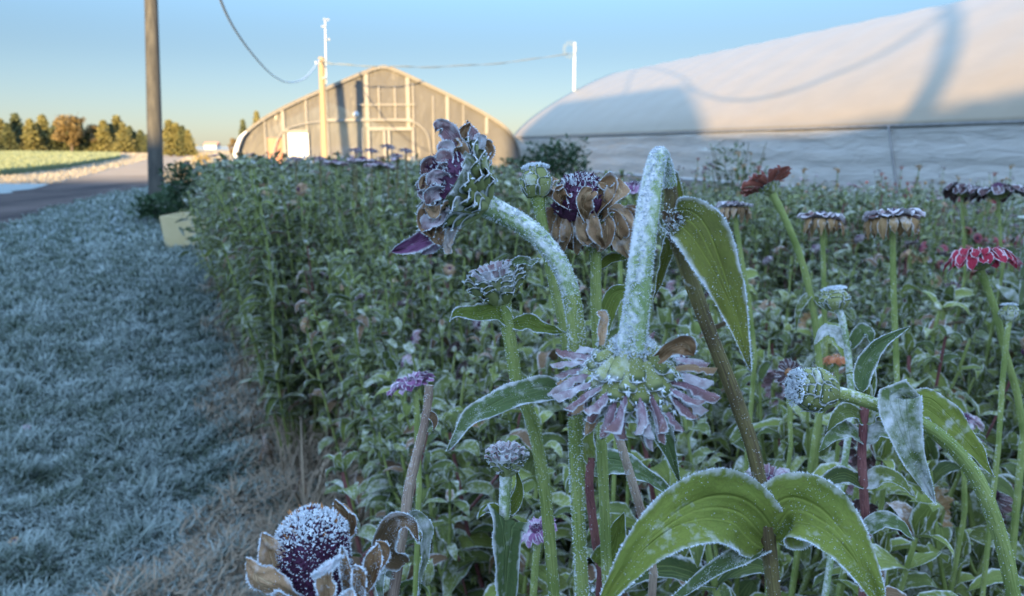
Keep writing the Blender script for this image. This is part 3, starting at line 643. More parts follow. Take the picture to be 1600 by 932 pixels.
mb = MB(); m0 = p2t+A3(.10, 0, -.7); m1 = P(508, 30, 21.0); tube(mb, [m0, m1], [.022, .018], 6, 4); mst = mb.build('mast', M['steel'], pole, p2b)
for px, py, r in ((509, 31, .06), (506, 42, .04), (511, 62, .055)):
    c0 = P(px, py, 21.0); mb = MB()
    for a in range(3):
        th = a*2.09+px; d = A3(math.cos(th), math.sin(th), 0); tube(mb, [c0, c0+d*r], [.008, .008], 5, 3)
        lathe(mb, c0+d*r-np.cross(d, A3(0, 0, 1))*.02, np.cross(d, A3(0, 0, 1)), [(0, .002), (.008, .022), (.028, .028), (.03, .024)], 10)
    mb.build('wind_cup' if px != 511 else 'weather_sensor', M['steel'], mst, p2b)
# cable A : from the post up over the viewpoint's left
ca = [P(500, 93, 20.95), P(490, 108, 19.6), P(474, 124, 17.8), P(450, 129, 15.6), P(425, 117, 13.6), P(395, 85, 11.8), P(365, 42, 10.2), P(343, -6, 8.8), P(322, -75, 7.4), A3(-2.6, 3, 3.35), A3(-1.6, -1.5, 4.5), A3(-0.9, -6.0, 5.9)]
mb = MB(); tube(mb, ca, [.014, .012, .010, .010], 6, 90)
tw = cr(ca, 200); fr = np.linspace(0, 1, 200); T_, U_, W_ = frames(tw); tw2 = tw+W_*.02
tube(mb, tw2, [.008, .006], 5, 200)
tag(mb.build('cable', M['cable']), 'thick twisted cable swooping from the top left down to the pale wooden post', 'cable')
mx = S(wall_na(897, sA+.35, 3.5), sA+.35); mz = P(897, 72, (mx-CP)@FW)[2]
cb = [P(505, 96, 20.95), P(530, 101, 21.1), P(610, 104.5, 22), P(700, 104, 23), P(800, 97, 24), P(885, 88, 25.1)]; cb[3:5] = [P(700, 104, 24), P(800, 97, 27)]
cb[-1] = A3(mx[0]-.16, mx[1]-.05, P(885, 88, (mx-CP)@FW)[2])
mb = MB(); tube(mb, cb, [.012, .012], 6, 60); tw = cr(cb, 160); T_, U_, W_ = frames(tw); fr = np.linspace(0, 150, 160); tube(mb, tw+(U_*np.cos(fr*.2)[:, None]+W_*np.sin(fr*.2)[:, None])*.025, [.01, .01], 5, 160)
tag(mb.build('cable', M['cable_dim']), 'straighter cable running from the pale wooden post to the white mast', 'cable')
mast = thing('white_mast', mx, 'white mast with a coil of cable at its top behind the near hoop house', 'mast')
mb = MB(); tube(mb, [mx, A3(mx[0], mx[1], mz)], [.045, .04], 10, 6); mb.build('mast_pole', M['white'], mast, mx)
mb = MB(); cc0 = A3(mx[0]-.2, mx[1]-.08, mz-.28)
for e in range(4):
    th = np.linspace(0, 6.28, 24); rr = .16+.035*e; tube(mb, [cc0+A3(rr*math.cos(a), -.02*e, rr*1.2*math.sin(a)) for a in th], [.006, .006], 5, 40, cap=False)
tube(mb, [A3(mx[0], mx[1], mz-.1), cc0+A3(0, 0, .2)], [.008, .008], 5, 4); mb.build('cable_coil', M['cable_dim'], mast, mx)
# pole and wire behind the viewpoint (their shadows lie on the near hoop house)
q1, q2 = back(hs(1478, 12), -6), back(hs(1425, 185), -6)
dq = (q1-q2)/(q1[2]-q2[2]); base = q2-dq*q2[2]; tp = q1+dq*.3
print('pole behind', base, tp)
mb = MB(); tube(mb, [base, tp], [.13, .10], 10, 6); tag(mb.build('utility_pole', M['polewood'], None, base, base), 'leaning wooden pole behind the viewpoint that shades the near hoop house', 'utility pole')
wp = [tp+A3(0, 0, -.2)]+[back(hs(*p), -6) for p in ((1400, 72), (1300, 120), (1200, 152), (1130, 155), (1085, 142), (1058, 118))]
wp.append(wp[-1]+A3(-1.0, .2, 1.6)); wp.append(A3(-0.9, -6.0, 5.9))
mb = MB(); tube(mb, wp, [.035, .035], 6, 70); tag(mb.build('cable', M['cable']), 'slack wire behind the viewpoint whose thin shadow crosses the near hoop house', 'cable')
mb = MB(); tube(mb, [A3(-.9, -6.05, 0), A3(-.9, -6.05, 6.2)], [.13, .1], 10, 6); tag(mb.build('utility_pole', M['polewood'], None, (-.9, -6.05, 0), (-.9, -6.05, 0)), 'straight wooden pole behind the viewpoint where the thick cable ends', 'utility pole')

# =================================================================== trees
def m_tree(name, c1, c2):
    t = NT(name); u, v, wv = t.lf(); c = t.mix(wv, c1, c2); 
    return t.done(t.n("ShaderNodeMixShader", {0: .25, 1: t.pbr(c, .7, None, .15), 2: t.n("ShaderNodeBsdfTranslucent", {'Color': c}).outputs[0]}).outputs[0])
M['spruce'] = m_tree('spruce_foliage', (0.05, 0.065, 0.035), (0.15, 0.16, 0.07))
M['autumn'] = m_tree('autumn_foliage', (0.13, 0.10, 0.045), (0.24, 0.17, 0.07))
M['olive'] = m_tree('olive_foliage', (0.12, 0.12, 0.04), (0.26, 0.23, 0.09))
M['bark'] = m_plain('bark', (0.06, 0.045, 0.035), (0.14, 0.11, 0.09), 8, .9)
def clumpleaves(mb, Pn, sz, mat=0):
    m = len(Pn); a = nrm(rng.normal(size=(m, 3))); b = nrm(np.cross(a, rng.normal(size=(m, 3)))); s = (sz*(.6+.8*rng.random(m)))[:, None]
    V = np.stack([Pn-a*s, Pn+b*s*.6, Pn+a*s, Pn-b*s*.6], 1).reshape(-1, 3); i = np.arange(m)[:, None]*4
    rr = np.repeat(rng.random(m), 4); mb.add(V, i+np.array([[0, 1, 2, 3]]), np.stack([rr]*3, -1), mat, False)
def tree_proto(kind, h, fm, n=2600):
    tr = thing('tree', (0, 0, 0), 'x', 'tree'); mb = MB(); tube(mb, [(0, 0, 0), (.02*h, 0, .5*h), (0, 0, .95*h)], [.022*h, .014*h, .003*h], 7, 8)
    if kind != 'conifer':
        for e in range(9):
            a = e*2.4; z0 = h*(.25+.06*e); tube(mb, [(0, 0, z0), (.12*h*math.cos(a), .12*h*math.sin(a), z0+.12*h), (.2*h*math.cos(a), .2*h*math.sin(a), z0+.26*h)], [.008*h, .002*h], 5, 6)
    mb.build('trunk', M['bark'], tr); mb = MB()
    if kind == 'conifer':
        nb = 110; z = h*(.08+.90*(np.arange(nb)/nb)**.95); az = np.arange(nb)*2.4; Lb = (h-z)*.27*(.7+.6*rng.random(nb))+.05*h*.5
        k = rng.integers(0, nb, n); f = rng.random(n)**.6
        Pn = np.stack([np.cos(az[k])*Lb[k]*f, np.sin(az[k])*Lb[k]*f, z[k]-.12*Lb[k]*f*1.5], -1)+rng.normal(size=(n, 3))*.014*h
        clumpleaves(mb, Pn, .030*h)
    else:
        nc = 26; th = rng.random(nc)*6.28; zz = rng.random(nc); rr_ = .22*h*np.sqrt(np.clip(1-(zz*2-1)**2, .1, 1))*(.5+.6*rng.random(nc))
        Cc = np.stack([np.cos(th)*rr_, np.sin(th)*rr_, h*(.26+.62*zz)], -1); k = rng.integers(0, nc, n)
        Pn = Cc[k]+nrm(rng.normal(size=(n, 3)))*(.10*h*rng.random(n)**.5)[:, None]
        clumpleaves(mb, Pn, .026*h)
    mb.build('crown', fm, tr); return tr
protos = {}
tl = [(-75, 194, 'c'), (-95, 190, 'o'), (-118, 192, 'a'), (-140, 188, 'c'), (-165, 194, 'o'), (-190, 189, 'c'), (-215, 193, 'o'), (-245, 190, 'a'), (-40, 196, 'o'), (-8, 194, 'c'), (17, 196, 'c'), (62, 196, 'o'), (102, 190, 'o'), (120, 188, 'c'), (158, 202, 'o'), (176, 197, 'c'), (196, 196, 'o'), (213, 208, 'c'), (232, 212, 'c'), (278, 196, 'o'), (296, 206, 'o'), (-22, 186, 'c'), (6, 190, 'o'), (30, 182, 'c'), (52, 190, 'o'), (72, 184, 'o'), (92, 192, 'c'), (113, 180, 'a'), (128, 192, 'o'), (150, 196, 'r'), (166, 192, 'o'), (187, 185, 'o'), (206, 200, 'c'), (222, 206, 'c'), (-52, 188, 'o'),
      (268, 192, 'o'), (288, 200, 'c'), (42, 200, 'c'), (140, 205, 'c'), (84, 203, 'c')]
desc = {'c': 'dark green spruce', 'o': 'olive green spruce', 'a': 'golden brown autumn tree', 'r': 'rust coloured autumn tree'}
kk = {'c': ('conifer', M['spruce']), 'o': ('conifer', M['olive']), 'a': ('round', M['autumn']), 'r': ('round', M['autumn'])}
for i_, (px, yt, kd) in enumerate(tl):
    D = 120+random.uniform(-6, 6) if px < 250 else 85
    base = P(px, 228+1.15/D*FPX, D); base[2] = 0; hgt = P(px, yt, D)[2]
    if kd not in protos: o = protos[kd] = tree_proto(kk[kd][0], 10.0, kk[kd][1])
    else: o = copy_tree(protos[kd])
    o.location = base; k = hgt/10*1.08; o.scale = (k*random.uniform(1.3, 1.75), k*1.4, k); o.rotation_euler = (0, 0, random.uniform(0, 6))
    o['label'] = desc[kd]+' in the sunlit tree line beyond the fields' if px < 250 else desc[kd]+' in the pair just right of the utility pole'; o['group'] = 'trees beyond the fields' if px < 250 else 'pair of trees by the driveway'
    if px >= 250: del o['group']; o['label'] = {268: 'rounded olive tree just right of the utility pole', 288: 'tall dark spruce just right of the olive tree by the utility pole', 278: 'small olive tree wedged between the olive tree and the dark spruce', 296: 'olive spruce closing the tree group on its right, by the drive end'}[px]
for px, yt, kd, lb in ((383, 190, 'c', 'small dark spruce peeking up left of the far greenhouse'), (366, 216, 'r', 'low rust coloured bush left of the far greenhouse'), (405, 178, 'o', 'thin tree behind the left shoulder of the far greenhouse')):
    D = 62; base = P(px, 228+1.15/D*FPX, D); base[2] = 0; o = copy_tree(protos[kd]); o.location = base; k = P(px, yt, D)[2]/10*1.05; o.scale = (k*.8, k*.8, k); o['label'] = lb
    if 'group' in o: del o['group']
# distant barn on the horizon
D = 260; hb = P(332, 230, D); hb[2] = 0
fh = thing('farmhouse', hb, 'tiny pale farm building on the far horizon', 'building')
mb = MB(); box(mb, hb, 4, 4, 1.5); mb.build('wall', M['steel'], fh, hb)
mb = MB(); V = [hb+A3(x, y, z) for x in (-2.3, 2.3) for y, z in ((-2.3, 1.45), (0, 2.5), (2.3, 1.45))]; mb.add(V, [[0, 3, 4, 1], [1, 4, 5, 2]], None, 0, False); mb.add(V, [[0, 1, 2], [5, 4, 3]], None, 0, False); mb.build('roof', M['redboard'], fh, hb)
# red roofed shed between the two greenhouses
sb = P(772, 240, 44); sb[2] = 0
M['bareleaf'] = m_tree('sparse_twigs', (0.16, 0.13, 0.12), (0.24, 0.2, 0.17))
o = copy_tree(protos['a']); bt = back(hs(1505, 150), -18); o.location = (bt[0], -18, 0); k = (bt[2]+.3)/10; o.scale = (k*.75, k*.75, k); o['label'] = 'autumn tree behind the viewpoint whose soft shadow lies on the near hoop house'; o.pop('group', None)

UV_, NV_ = U0_, N0_
# =================================================================== planter box and odds and ends at the bed's far edge
bx = G(311, 384); bxd = (bx-CP)@FW
M['boxwood'] = m_plain('yellow_plywood', (0.46, 0.37, 0.19), (0.54, 0.44, 0.25), 5, .7, 4, .2, .005)
pbx = thing('planter_box', bx, 'pale yellow wooden planter box at the lawn edge below the flowers', 'planter')
hw, hz = .30, .37
for (a, b) in ((A3(0, -1, 0), 0), (A3(0, 1, 0), 0), (A3(1, 0, 0), 1), (A3(-1, 0, 0), 1)):
    mb = MB(); nn = a; tt = A3(1, 0, 0) if b == 0 else A3(0, 1, 0); o_ = bx+nn*hw*.9
    wq = hw-(.021 if b else 0)
    V = [o_-tt*wq*.9, o_+tt*wq*.9, o_+tt*wq+nn*.03+A3(0, 0, hz), o_-tt*wq+nn*.03+A3(0, 0, hz)]; V += [v-nn*.02 for v in V]
    mb.add(V, [[0, 1, 2, 3], [7, 6, 5, 4], [0, 4, 5, 1], [1, 5, 6, 2], [2, 6, 7, 3], [3, 7, 4, 0]], None, 0, False); mb.build('side_board', M['boxwood'], pbx, bx)
mb = MB(); box(mb, bx+A3(0, 0, .2), .5, .5, .1); mb.build('potting_soil', M['soil'], pbx, bx)

# =================================================================== plants
def scatter_leaves(mb, c, zfrac0, step, L0, mat, up=.5, droop=.5, W=.26, nu=8, nv=4, az0=None, face=None, cup=.35, size_top=.5, jit=.38, rz=None, Wj=.2, twist=.6):
    """opposite leaf pairs, each pair turned 90 degrees, along stalk centreline c"""
    n = len(c); Ls = np.concatenate([[0], np.cumsum(np.linalg.norm(np.diff(c, axis=0), axis=1))]); T = tangents(c)
    s_ = Ls[-1]*zfrac0; az = random.uniform(0, 6.28) if az0 is None else az0
    while s_ < Ls[-1]*.99:
        k = min(n-1, int(np.searchsorted(Ls, s_))); p = c[k]; fr = s_/Ls[-1]
        t_ = T[k]; a1 = nrm(np.cross(t_, A3(math.cos(az), math.sin(az), .01)))
        for sg in (1, -1):
            if random.random() < .06: continue
            L = L0*(1-(1-size_top)*max(0, (fr-.45)/.55)**1.5)*random.uniform(1-jit, 1+jit); d = a1*sg+rng.normal(size=3)*.18; d = nrm(d-t_*(d@t_))
            mq = 2 if random.random() < .07 else mat; dmul = 2.2 if mq == 2 else 1
            u_ = up*random.uniform(.6, 1.4)+.5*max(0, fr-.7)/.3; dr = droop*dmul*random.uniform(.1, 2.2)*(1-.5*fr)
            pts = [p, p+d*L*.35+t_*L*.30*u_, p+d*L*.70+t_*L*.38*u_-A3(0, 0, 1)*L*.12*dr, p+d*L*.92+t_*L*.25*u_-A3(0, 0, 1)*L*.45*dr]
            leaf(mb, pts, L*W*random.uniform(1-Wj, 1+Wj), nrm(A3(0, 0, 1)+rng.normal(size=3)*.15), cup=cup*random.uniform(.3, 1.6), rip=.10, nu=nu, nv=nv, mat=mq, twist=random.uniform(-1, 1)*twist*1.3, waves=2.5, crumple=.10 if mq == 2 else .03)
        s_ += step*random.uniform(.75, 1.25)*(1-.35*fr); az += math.pi/2+random.uniform(-.2, .2)
def rosette(mb, p, ax, L, mat, n=6, W=.3, nu=7, nv=4, spread=.5):
    ax = nrm(ax)
    for q in range(n):
        a = q*2.4+random.random(); sd = nrm(np.cross(ax, A3(math.cos(a), math.sin(a), .1))); l = L*random.uniform(.6, 1.1)*(1-.05*q); sp = spread*(1-.8*q/n)+.08
        leaf(mb, [p, p+ax*l*.4+sd*l*.25*sp, p+ax*l*.8+sd*l*.55*sp, p+ax*l*(1-.4*sp)+sd*l*1.0*sp], l*W, -sd+ax*.3, cup=.5, rip=.06, nu=nu, nv=nv, mat=mat)

def calyx(mb, C0, ax, Rr, H, rows, per, m_bract, core_mat, rf=None, spread=.12, nu=6, nv=4, size=1.0, rime=0, rmat=None, wm=1.08, cp=-.6):
    """overlapping scales on a cup: C0 = where the stem meets it, ax = towards the flower face"""
    ax = nrm(ax); rf = rf or (lambda t: Rr*(.35+.65*math.sin(min(1, t)*math.pi/2)**.8)); a1 = nrm(np.cross(ax, A3(.3, .21, .9) if abs(ax[2]) < .9 else A3(1, .1, 0))); a2 = np.cross(ax, a1)
    lathe(mb, C0, ax, [(0, .1*Rr)]+[(H*t, rf(t)*.84) for t in np.linspace(0.02, 1, 9)]+[(H*.98, 0.001)], 18, core_mat)
    for r_ in range(rows):
        t0 = r_/rows*.8; m_ = int(per*(.65+.35*r_/max(1, rows-1)))
        for q in range(m_):
            th = 2*math.pi*(q+.5*(r_ % 2))/m_+random.uniform(-.12, .12); jz = random.uniform(-.05, .05); rd = a1*math.cos(th)+a2*math.sin(th); dt = .42*size
            pts = []
            for e in (0, .4, .75, 1.0):
                t_ = t0+dt*e; pts.append(C0+ax*H*(t_+jz*e)+rd*(rf(min(1, t_))*(1+jz)+Rr*(spread*e*e+.03*(1+.4*r_)*e)))
            wd = math.pi*rf(min(1, t0+dt*.5))/m_*wm
            V, Nn, B = leaf(mb, pts, wd, rd, cup=cp, rip=.02, nu=nu, nv=nv, mat=m_bract, prof=prof_scale, thick=Rr*.025)
            if rime: 
                k = -1; e_ = V[-3:, :].reshape(-1, 3); sel = rng.integers(0, len(e_), rime); crystals(mb, e_[sel]+rng.normal(size=(rime, 3))*Rr*.03, np.tile(rd+ax*.8, (rime, 1)), Rr*.09, rmat)
    return a1, a2
def petal_path(C0, rd, ax, L, lift, droop, curl):
    """out from C0 along rd, rising by lift then bending away from the flower face by droop"""
    return [C0, C0+rd*L*.36+ax*L*lift*.5, C0+rd*L*.70+ax*L*(lift*.6-droop*.35), C0+rd*L*(.98-.25*abs(droop)*curl)+ax*L*(lift*.4-droop)]
def flower_head(th, org, C0, ax, Rr, pm, npet=22, layers=2, droop=.25, lift=.1, curl=.3, pw=.22, head_h=None, calyx_r=.36, cone=None, cone_h=.18, rime=0, jit=.12, nu=8, nv=4, cup=.2, gaps=0, separate=True, name='flower_head'):
    """flower_head (calyx) > petal ..., cone.  C0 = top of the stem, ax = towards the flower face"""
    ax = nrm(ax); cr_ = Rr*calyx_r; hh_ = head_h or cr_*.9; mb = MB()
    a1, a2 = calyx(mb, C0, ax, cr_, hh_, 3, 12, 0, 1, rime=(2 if rime else 0), rmat=2)
    fh_ = mb.build(name, [M['bract'], M['bract'], M['rime']], th, org)
    allp = MB()
    for l_ in range(layers):
        m_ = int(npet/layers)
        for q in range(m_):
            if random.random() < gaps: continue
            t_ = 2*math.pi*(q+.5*l_)/m_+random.uniform(-.1, .1); rd = a1*math.cos(t_)+a2*math.sin(t_)
            L = (Rr-cr_*.6)*(1-.13*l_)*random.uniform(1-jit, 1+jit); b0 = C0+ax*hh_*(.85+.12*l_)+rd*cr_*.6
            tilt = np.cross(ax, rd)*random.uniform(-.25, .25); pts = petal_path(b0, nrm(rd+tilt), ax, L, lift*(1+.8*l_), droop*random.uniform(1-jit*3, 1+jit*3), curl)
            mb = MB() if separate else allp
            V, Nn, B = leaf(mb, pts, Rr*pw*random.uniform(.8, 1.15), ax, cup=cup*random.uniform(-.3, 1.6), rip=.12, nu=nu, nv=nv, mat=0, prof=prof_petal, twist=random.uniform(-.5, .5))
            if rime: leaf_frost(mb, V, Nn, B, rime, rime//2, Rr*.022, 1)
            if separate: mb.build('petal', [pm, M['rime']], fh_, org)
    if not separate: allp.build('petals', [pm, M['rime']], fh_, org)
    mb = MB(); ch = Rr*cone_h; c1 = C0+ax*hh_*.8
    lathe(mb, c1, ax, [(ch*(.2+math.sin(e)*1.0), cr_*.86*math.cos(e)+.0001) for e in np.linspace(0, 1.5, 7)], 14, 0)
    m_ = 90; e = rng.random(m_)*1.5; a = rng.random(m_)*6.28; rd = np.cos(a)[:, None]*a1+np.sin(a)[:, None]*a2
    Pn = c1+ax*(ch*(.2+np.sin(e)))[:, None]+rd*(cr_*.86*np.cos(e))[:, None]; crystals(mb, Pn, ax[None]+rd*.5, cr_*.22, 0, .35)
    if rime: crystals(mb, Pn[:60], ax[None]+rd[:60]*.3+A3(0, 0, .5), cr_*.22, 1)
    mb.build('cone', [cone or M['cone'], M['rime']], fh_, org)
    return fh_

# ---- background and mid-distance zinnia plants: prototypes
def plant_proto(h, nst, L, detail=1, lm='leaf', flower=None, fl_p=.5, branch=True, W=.26, frp=.35, lightp=.2, budp=.3, step=.075, mats=None):
    pl = thing('zinnia_plant', (0, 0, 0), 'x', 'flower plant'); nu, nv = (8, 4) if detail else (5, 2)
    fol = MB(); 
    for q in range(nst):
        a = random.uniform(0, 6.28); r = random.uniform(.0, .06); hh_ = h*random.uniform(.78, 1.04); ln = random.uniform(.04, .20)*h
        d = A3(math.cos(a), math.sin(a), 0); b = d*r
        pts = [b, b+d*ln*.3+A3(0, 0, hh_*.35)+rng.normal(size=3)*.01, b+d*ln*.8+A3(0, 0, hh_*.7)+rng.normal(size=3)*.012, b+d*ln*1.1+A3(0, 0, hh_)]
        st = MB(); c, _, _, _ = tube(st, pts, [.0050, .0042, .0030], 6 if detail else 4, 18, cap=False)
        hasf = random.random() < fl_p; mt = 1 if random.random() < lightp else 0
        scatter_leaves(fol, c[:16] if hasf else c, frp, step, L, mt, nu=nu, nv=nv, W=W, size_top=.55)
        if branch:
            for k in (8, 11, 13):
                if random.random() < .75:
                    da = random.uniform(0, 6.28); bd = A3(math.cos(da), math.sin(da), .0); bl = random.uniform(.12, .24)
                    cb_, _, _, _ = tube(st, [c[k], c[k]+bd*bl*.35+A3(0, 0, bl*.4), c[k]+bd*bl*.5+A3(0, 0, bl)], [.003, .002], 5 if detail else 4, 8, cap=False)
                    scatter_leaves(fol, cb_, .3, .05, L*.6, mt, nu=max(4, nu-2), nv=nv, W=W)
                    if random.random() < .7: rosette(fol, cb_[-1], A3(0, 0, 1)+rng.normal(size=3)*.2, L*.42, 1 if random.random() < .6 else 0, 5, nu=5, nv=nv)
        st.build('stem', M['stem' if random.random() < .86 else 'stem_red'], pl)
        tip = c[-1]; ax = nrm(c[-1]-c[-3]+rng.normal(size=3)*(.25 if hasf else .05))
        if hasf and flower:
            fm, fr_ = random.choice(flower)
            fh_ = MB(); calyx(fh_, tip, ax, fr_*.38, fr_*.34, 2, 8, 1, 1, nu=3, nv=2); a1 = nrm(np.cross(ax, A3(.9, .3, .1))); a2 = np.cross(ax, a1)
            dr = random.uniform(.1, .9)
            for l_ in range(2):
                for e in range(11):
                    t_ = e*.571+l_*.28; rd = a1*math.cos(t_)+a2*math.sin(t_)
                    leaf(fh_, petal_path(tip+ax*fr_*.3+rd*fr_*.2, rd, ax, fr_*(.85-.15*l_), .15+.15*l_, dr*random.uniform(.6, 1.4), .4), fr_*.22, ax, cup=.3, rip=.15, nu=5, nv=2, mat=0, prof=prof_petal)
            lathe(fh_, tip+ax*fr_*.28, ax, [(fr_*.3*math.sin(e), fr_*.32*math.cos(e)+.0001) for e in np.linspace(0, 1.5, 5)], 9, 2)
            fh_.build('flower_head', [M[fm], M['bract'], M['cone']], pl)
        elif random.random() < budp:
            b_ = MB(); calyx(b_, tip, ax, .010, .018, 3, 7, 0, 0, rf=lambda t: .010*math.sin(math.pi*(.15+.8*t))**.6, spread=.02, nu=3, nv=2); crystals(b_, np.repeat(tip[None]+ax*.017, 30, 0)+rng.normal(size=(30, 3))*.0035, np.tile(ax, (30, 1)), .003, 1)
            b_.build('bud', [M['bract'], M['rime']], pl)
        else: rosette(fol, tip, ax, L*.5, 1 if random.random() < .5 else 0, 6, nu=6 if detail else 4, nv=nv)
    fol.build('foliage', [M[lm], M['leaf_light' if lm == 'leaf' else lm], M['leaf_dead']], pl)
    return pl
FL = [('petal_dusty', .026), ('petal_white', .028), ('petal_tan', .026), ('petal_brown', .026), ('petal_dark', .024)]
FLR = [('petal_white', .028), ('petal_coral', .024), ('petal_dark', .022), ('petal_red', .026), ('petal_tan', .024)]
near_p = [plant_proto(.80, 5, .098, 1, 'leaf', FL, .10, step=.055, W=.21, lightp=.5) for _ in range(4)]
mid_p = [plant_proto(.92, 6, .080, 1, 'leaf', FL, .22, step=.07) for _ in range(3)]
left_p = [plant_proto(1.02, 9, .088, 1, 'leaf', FL, .16, step=.045, W=.15, lightp=.25, frp=.15) for _ in range(4)]
dead_p = [plant_proto(.86, 5, .06, 0, 'leaf_dead', [('petal_dark', .02), ('petal_brown', .022)], .8, branch=True, W=.2, step=.08, frp=.25) for _ in range(2)]
thin_p = [plant_proto(.88, 8, .05, 0, 'leaf', FLR, .75, branch=False, W=.16, step=.055, frp=.25) for _ in range(3)]
used = set()
def place(pl, loc, sc_, rz, label, group, base_h=1.0):
    sc_ = min(sc_, max(.3, hm)/base_h*random.uniform(.94, 1.03))
    if pl.name not in used: used.add(pl.name); o = pl
    else: o = copy_tree(pl)
    o.location = loc; o.scale = (sc_*random.uniform(.9, 1.1), sc_*random.uniform(.9, 1.1), sc_); o.rotation_euler = (random.uniform(-.06, .06), random.uniform(-.06, .06), rz); o['label'] = label
    if group: o['group'] = group
    return o
# spots on a jittered grid, kept where the camera could see them
spots = []
def grid(s0_, s1_, n0_, n1_, step):
    s_ = s0_
    while s_ < s1_:
        n_ = n0_
        while n_ < n1_:
            a, b = s_+random.uniform(-.4, .4)*step, n_+random.uniform(-.4, .4)*step
            p = S(b, a); x, y, d = proj(p+A3(0, 0, .8))
            if d > .05 and b > edge_n(a)+.12 and -150 < x < (1780 if d < 1.2 else 2300) and p[0] < (30-p[1])*.3145-.65 and np.linalg.norm(p[:2]) > .55 and p[1] > .45: spots.append((np.linalg.norm(p[:2]), a, b, p, x, y))
            n_ += step
        s_ += step
grid(-1.5, 3.2, .1, 4.0, .21); nn_ = len(spots)
grid(3.2, 7.0, .1, 5.0, .30); grid(-3, 3.2, 4.0, 10.5, .42); grid(3.2, 7.0, 5.0, 10.8, .5); grid(7.0, 19, .1, 10.8, .52)
def top_h(x, d): return 1.15-(np.interp(x, [250, 330, 380, 650, 760, 920, 1000, 1600], [270, 262, 251, 252, 262, 278, 291, 293])-228)/1200*d*1.03
for a in np.arange(2.7, 7.6, .27):
    p = S(edge_n(a)+.05+random.uniform(-.06, .06), a+random.uniform(-.06, .06)); x, y, d = proj(p+A3(0, 0, .8)); spots.append((np.linalg.norm(p[:2]), a, edge_n(a)+.5, p, x, y))
spots.sort(key=lambda q: q[0]); print('spots', len(spots))
far_spots = []
cnt = 0
for (dist, a, b, p, x, y) in spots:
    left = b < 3.4
    lane = 3.3 < b < 4.4 and a > 2.2
    if 1.3 < dist < 6 and cnt < 268 and random.random() < (.25 if 2.2 < b < 5 else .05):
        cnt += 1; hm = top_h(x, p@FW+.15); place(random.choice(dead_p), p, .95, random.uniform(0, 6), 'brown withered frost killed plant among the green ones', 'withered plants in the beds', .9); continue
    if cnt >= 268 or x > 1780: far_spots.append((dist, a, b, p, x, y)); continue
    if lane and random.random() < .8: continue
    cnt += 1; rz = random.uniform(0, 6.28); hm = top_h(x, p@FW+.15)
    if dist < 1.9:
        k = np.interp(dist, [.5, .62, 1.0, 1.9], [.86, .95, 1.05, 1.08]); 
        if x < 900: k *= np.interp(x, [450, 650, 900], [.70, .88, 1.0])
        place(random.choice(near_p), p, k*random.uniform(.9, 1.06), rz, 'leafy frost edged zinnia plant filling the near bed', 'near zinnia plants', .85)
    elif left and a > 2.0:
        eb = np.clip((b-edge_n(a))/.5, 0, 1)
        place(random.choice(left_p), p, (.84+.2*eb)*random.uniform(.93, 1.05)*np.interp(dist, [2, 4], [.92, 1.03]), rz, 'tall bushy frosted zinnia plant in the long left bed', 'zinnia plants of the long left bed', 1.04)
    elif dist < 3.2: place(random.choice(mid_p), p, random.uniform(.80, .95), rz, 'frosted zinnia plant in the middle of the right hand bed', 'zinnia plants of the right bed', .93)
    else: hm *= random.uniform(.9, 1.10); place(random.choice(thin_p), p, random.uniform(.86, 1.04), rz, 'thin leaved frosted flower plant with small faded blooms in the far right bed', 'small bloomed plants of the far right bed', .90)
print('placed', cnt, 'far', len(far_spots))
# the rest of the beds as one mass, built the same way but coarser
mbs = MB(); m_ = 0
def mass(mb, p, h, n, L, W, spread=.2, top=.25, mat=0):
    z = h*(1-(1-top)*rng.random(n)**1.0*.9); a = rng.random(n)*6.28; r = spread*np.sqrt(rng.random(n))*(1.15-.4*z/h)
    b = np.stack([p[0]+r*np.cos(a), p[1]+r*np.sin(a), z], -1); d = nrm(np.stack([np.cos(a+rng.normal(size=n)*.8), np.sin(a+rng.normal(size=n)*.8), rng.normal(size=n)*.5+.35], -1))
    l = (L*(.6+.8*rng.random(n)))[:, None]; m1 = b+d*l*.5; e = b+d*l*.95; e[:, 2] -= (l*.3*rng.random((n, 1)))[:, 0]; sd = nrm(np.cross(d, A3(0, 0, 1)+rng.normal(size=(n, 3))*.5))*l*W
    V = np.stack([b-sd*.3, b+sd*.3, m1-sd, m1+sd, e-sd*.1, e+sd*.1], 1).reshape(-1, 3); i = np.arange(n)[:, None]*6
    A = np.stack([np.tile([0, 0, .5, .5, 1, 1], n), np.tile([-1, 1, -1, 1, -1, 1], n)*.86, np.repeat(rng.random(n), 6)], -1)
    mb.add(V, np.concatenate([i+np.array([[0, 1, 3, 2]]), i+np.array([[2, 3, 5, 4]])]), A, mat, True)
def mass_flowers(mb, p, h, k, r, spread=.2):
    for _ in range(k):
        a = random.uniform(0, 6.28); rr = spread*random.random()**.5; z = h*random.uniform(.92, 1.08); c0 = A3(p[0]+rr*math.cos(a), p[1]+rr*math.sin(a), z)
        tube(mb, [A3(p[0], p[1], h*.5), c0], [.003, .002], 4, 3, 2, cap=False); mt = random.choice([3, 3, 4, 5, 6, 4]); ax = nrm(A3(0, 0, 1)+rng.normal(size=3)*.3); a1 = nrm(np.cross(ax, A3(1, .2, 0))); a2 = np.cross(ax, a1); r_ = r*random.uniform(.6, 1.2)
        lathe(mb, c0, ax, [(0, r_*.2), (r_*.25, r_*.8), (r_*.32, r_), (r_*.4, r_*.7), (r_*.55, .001)], 7, mt)
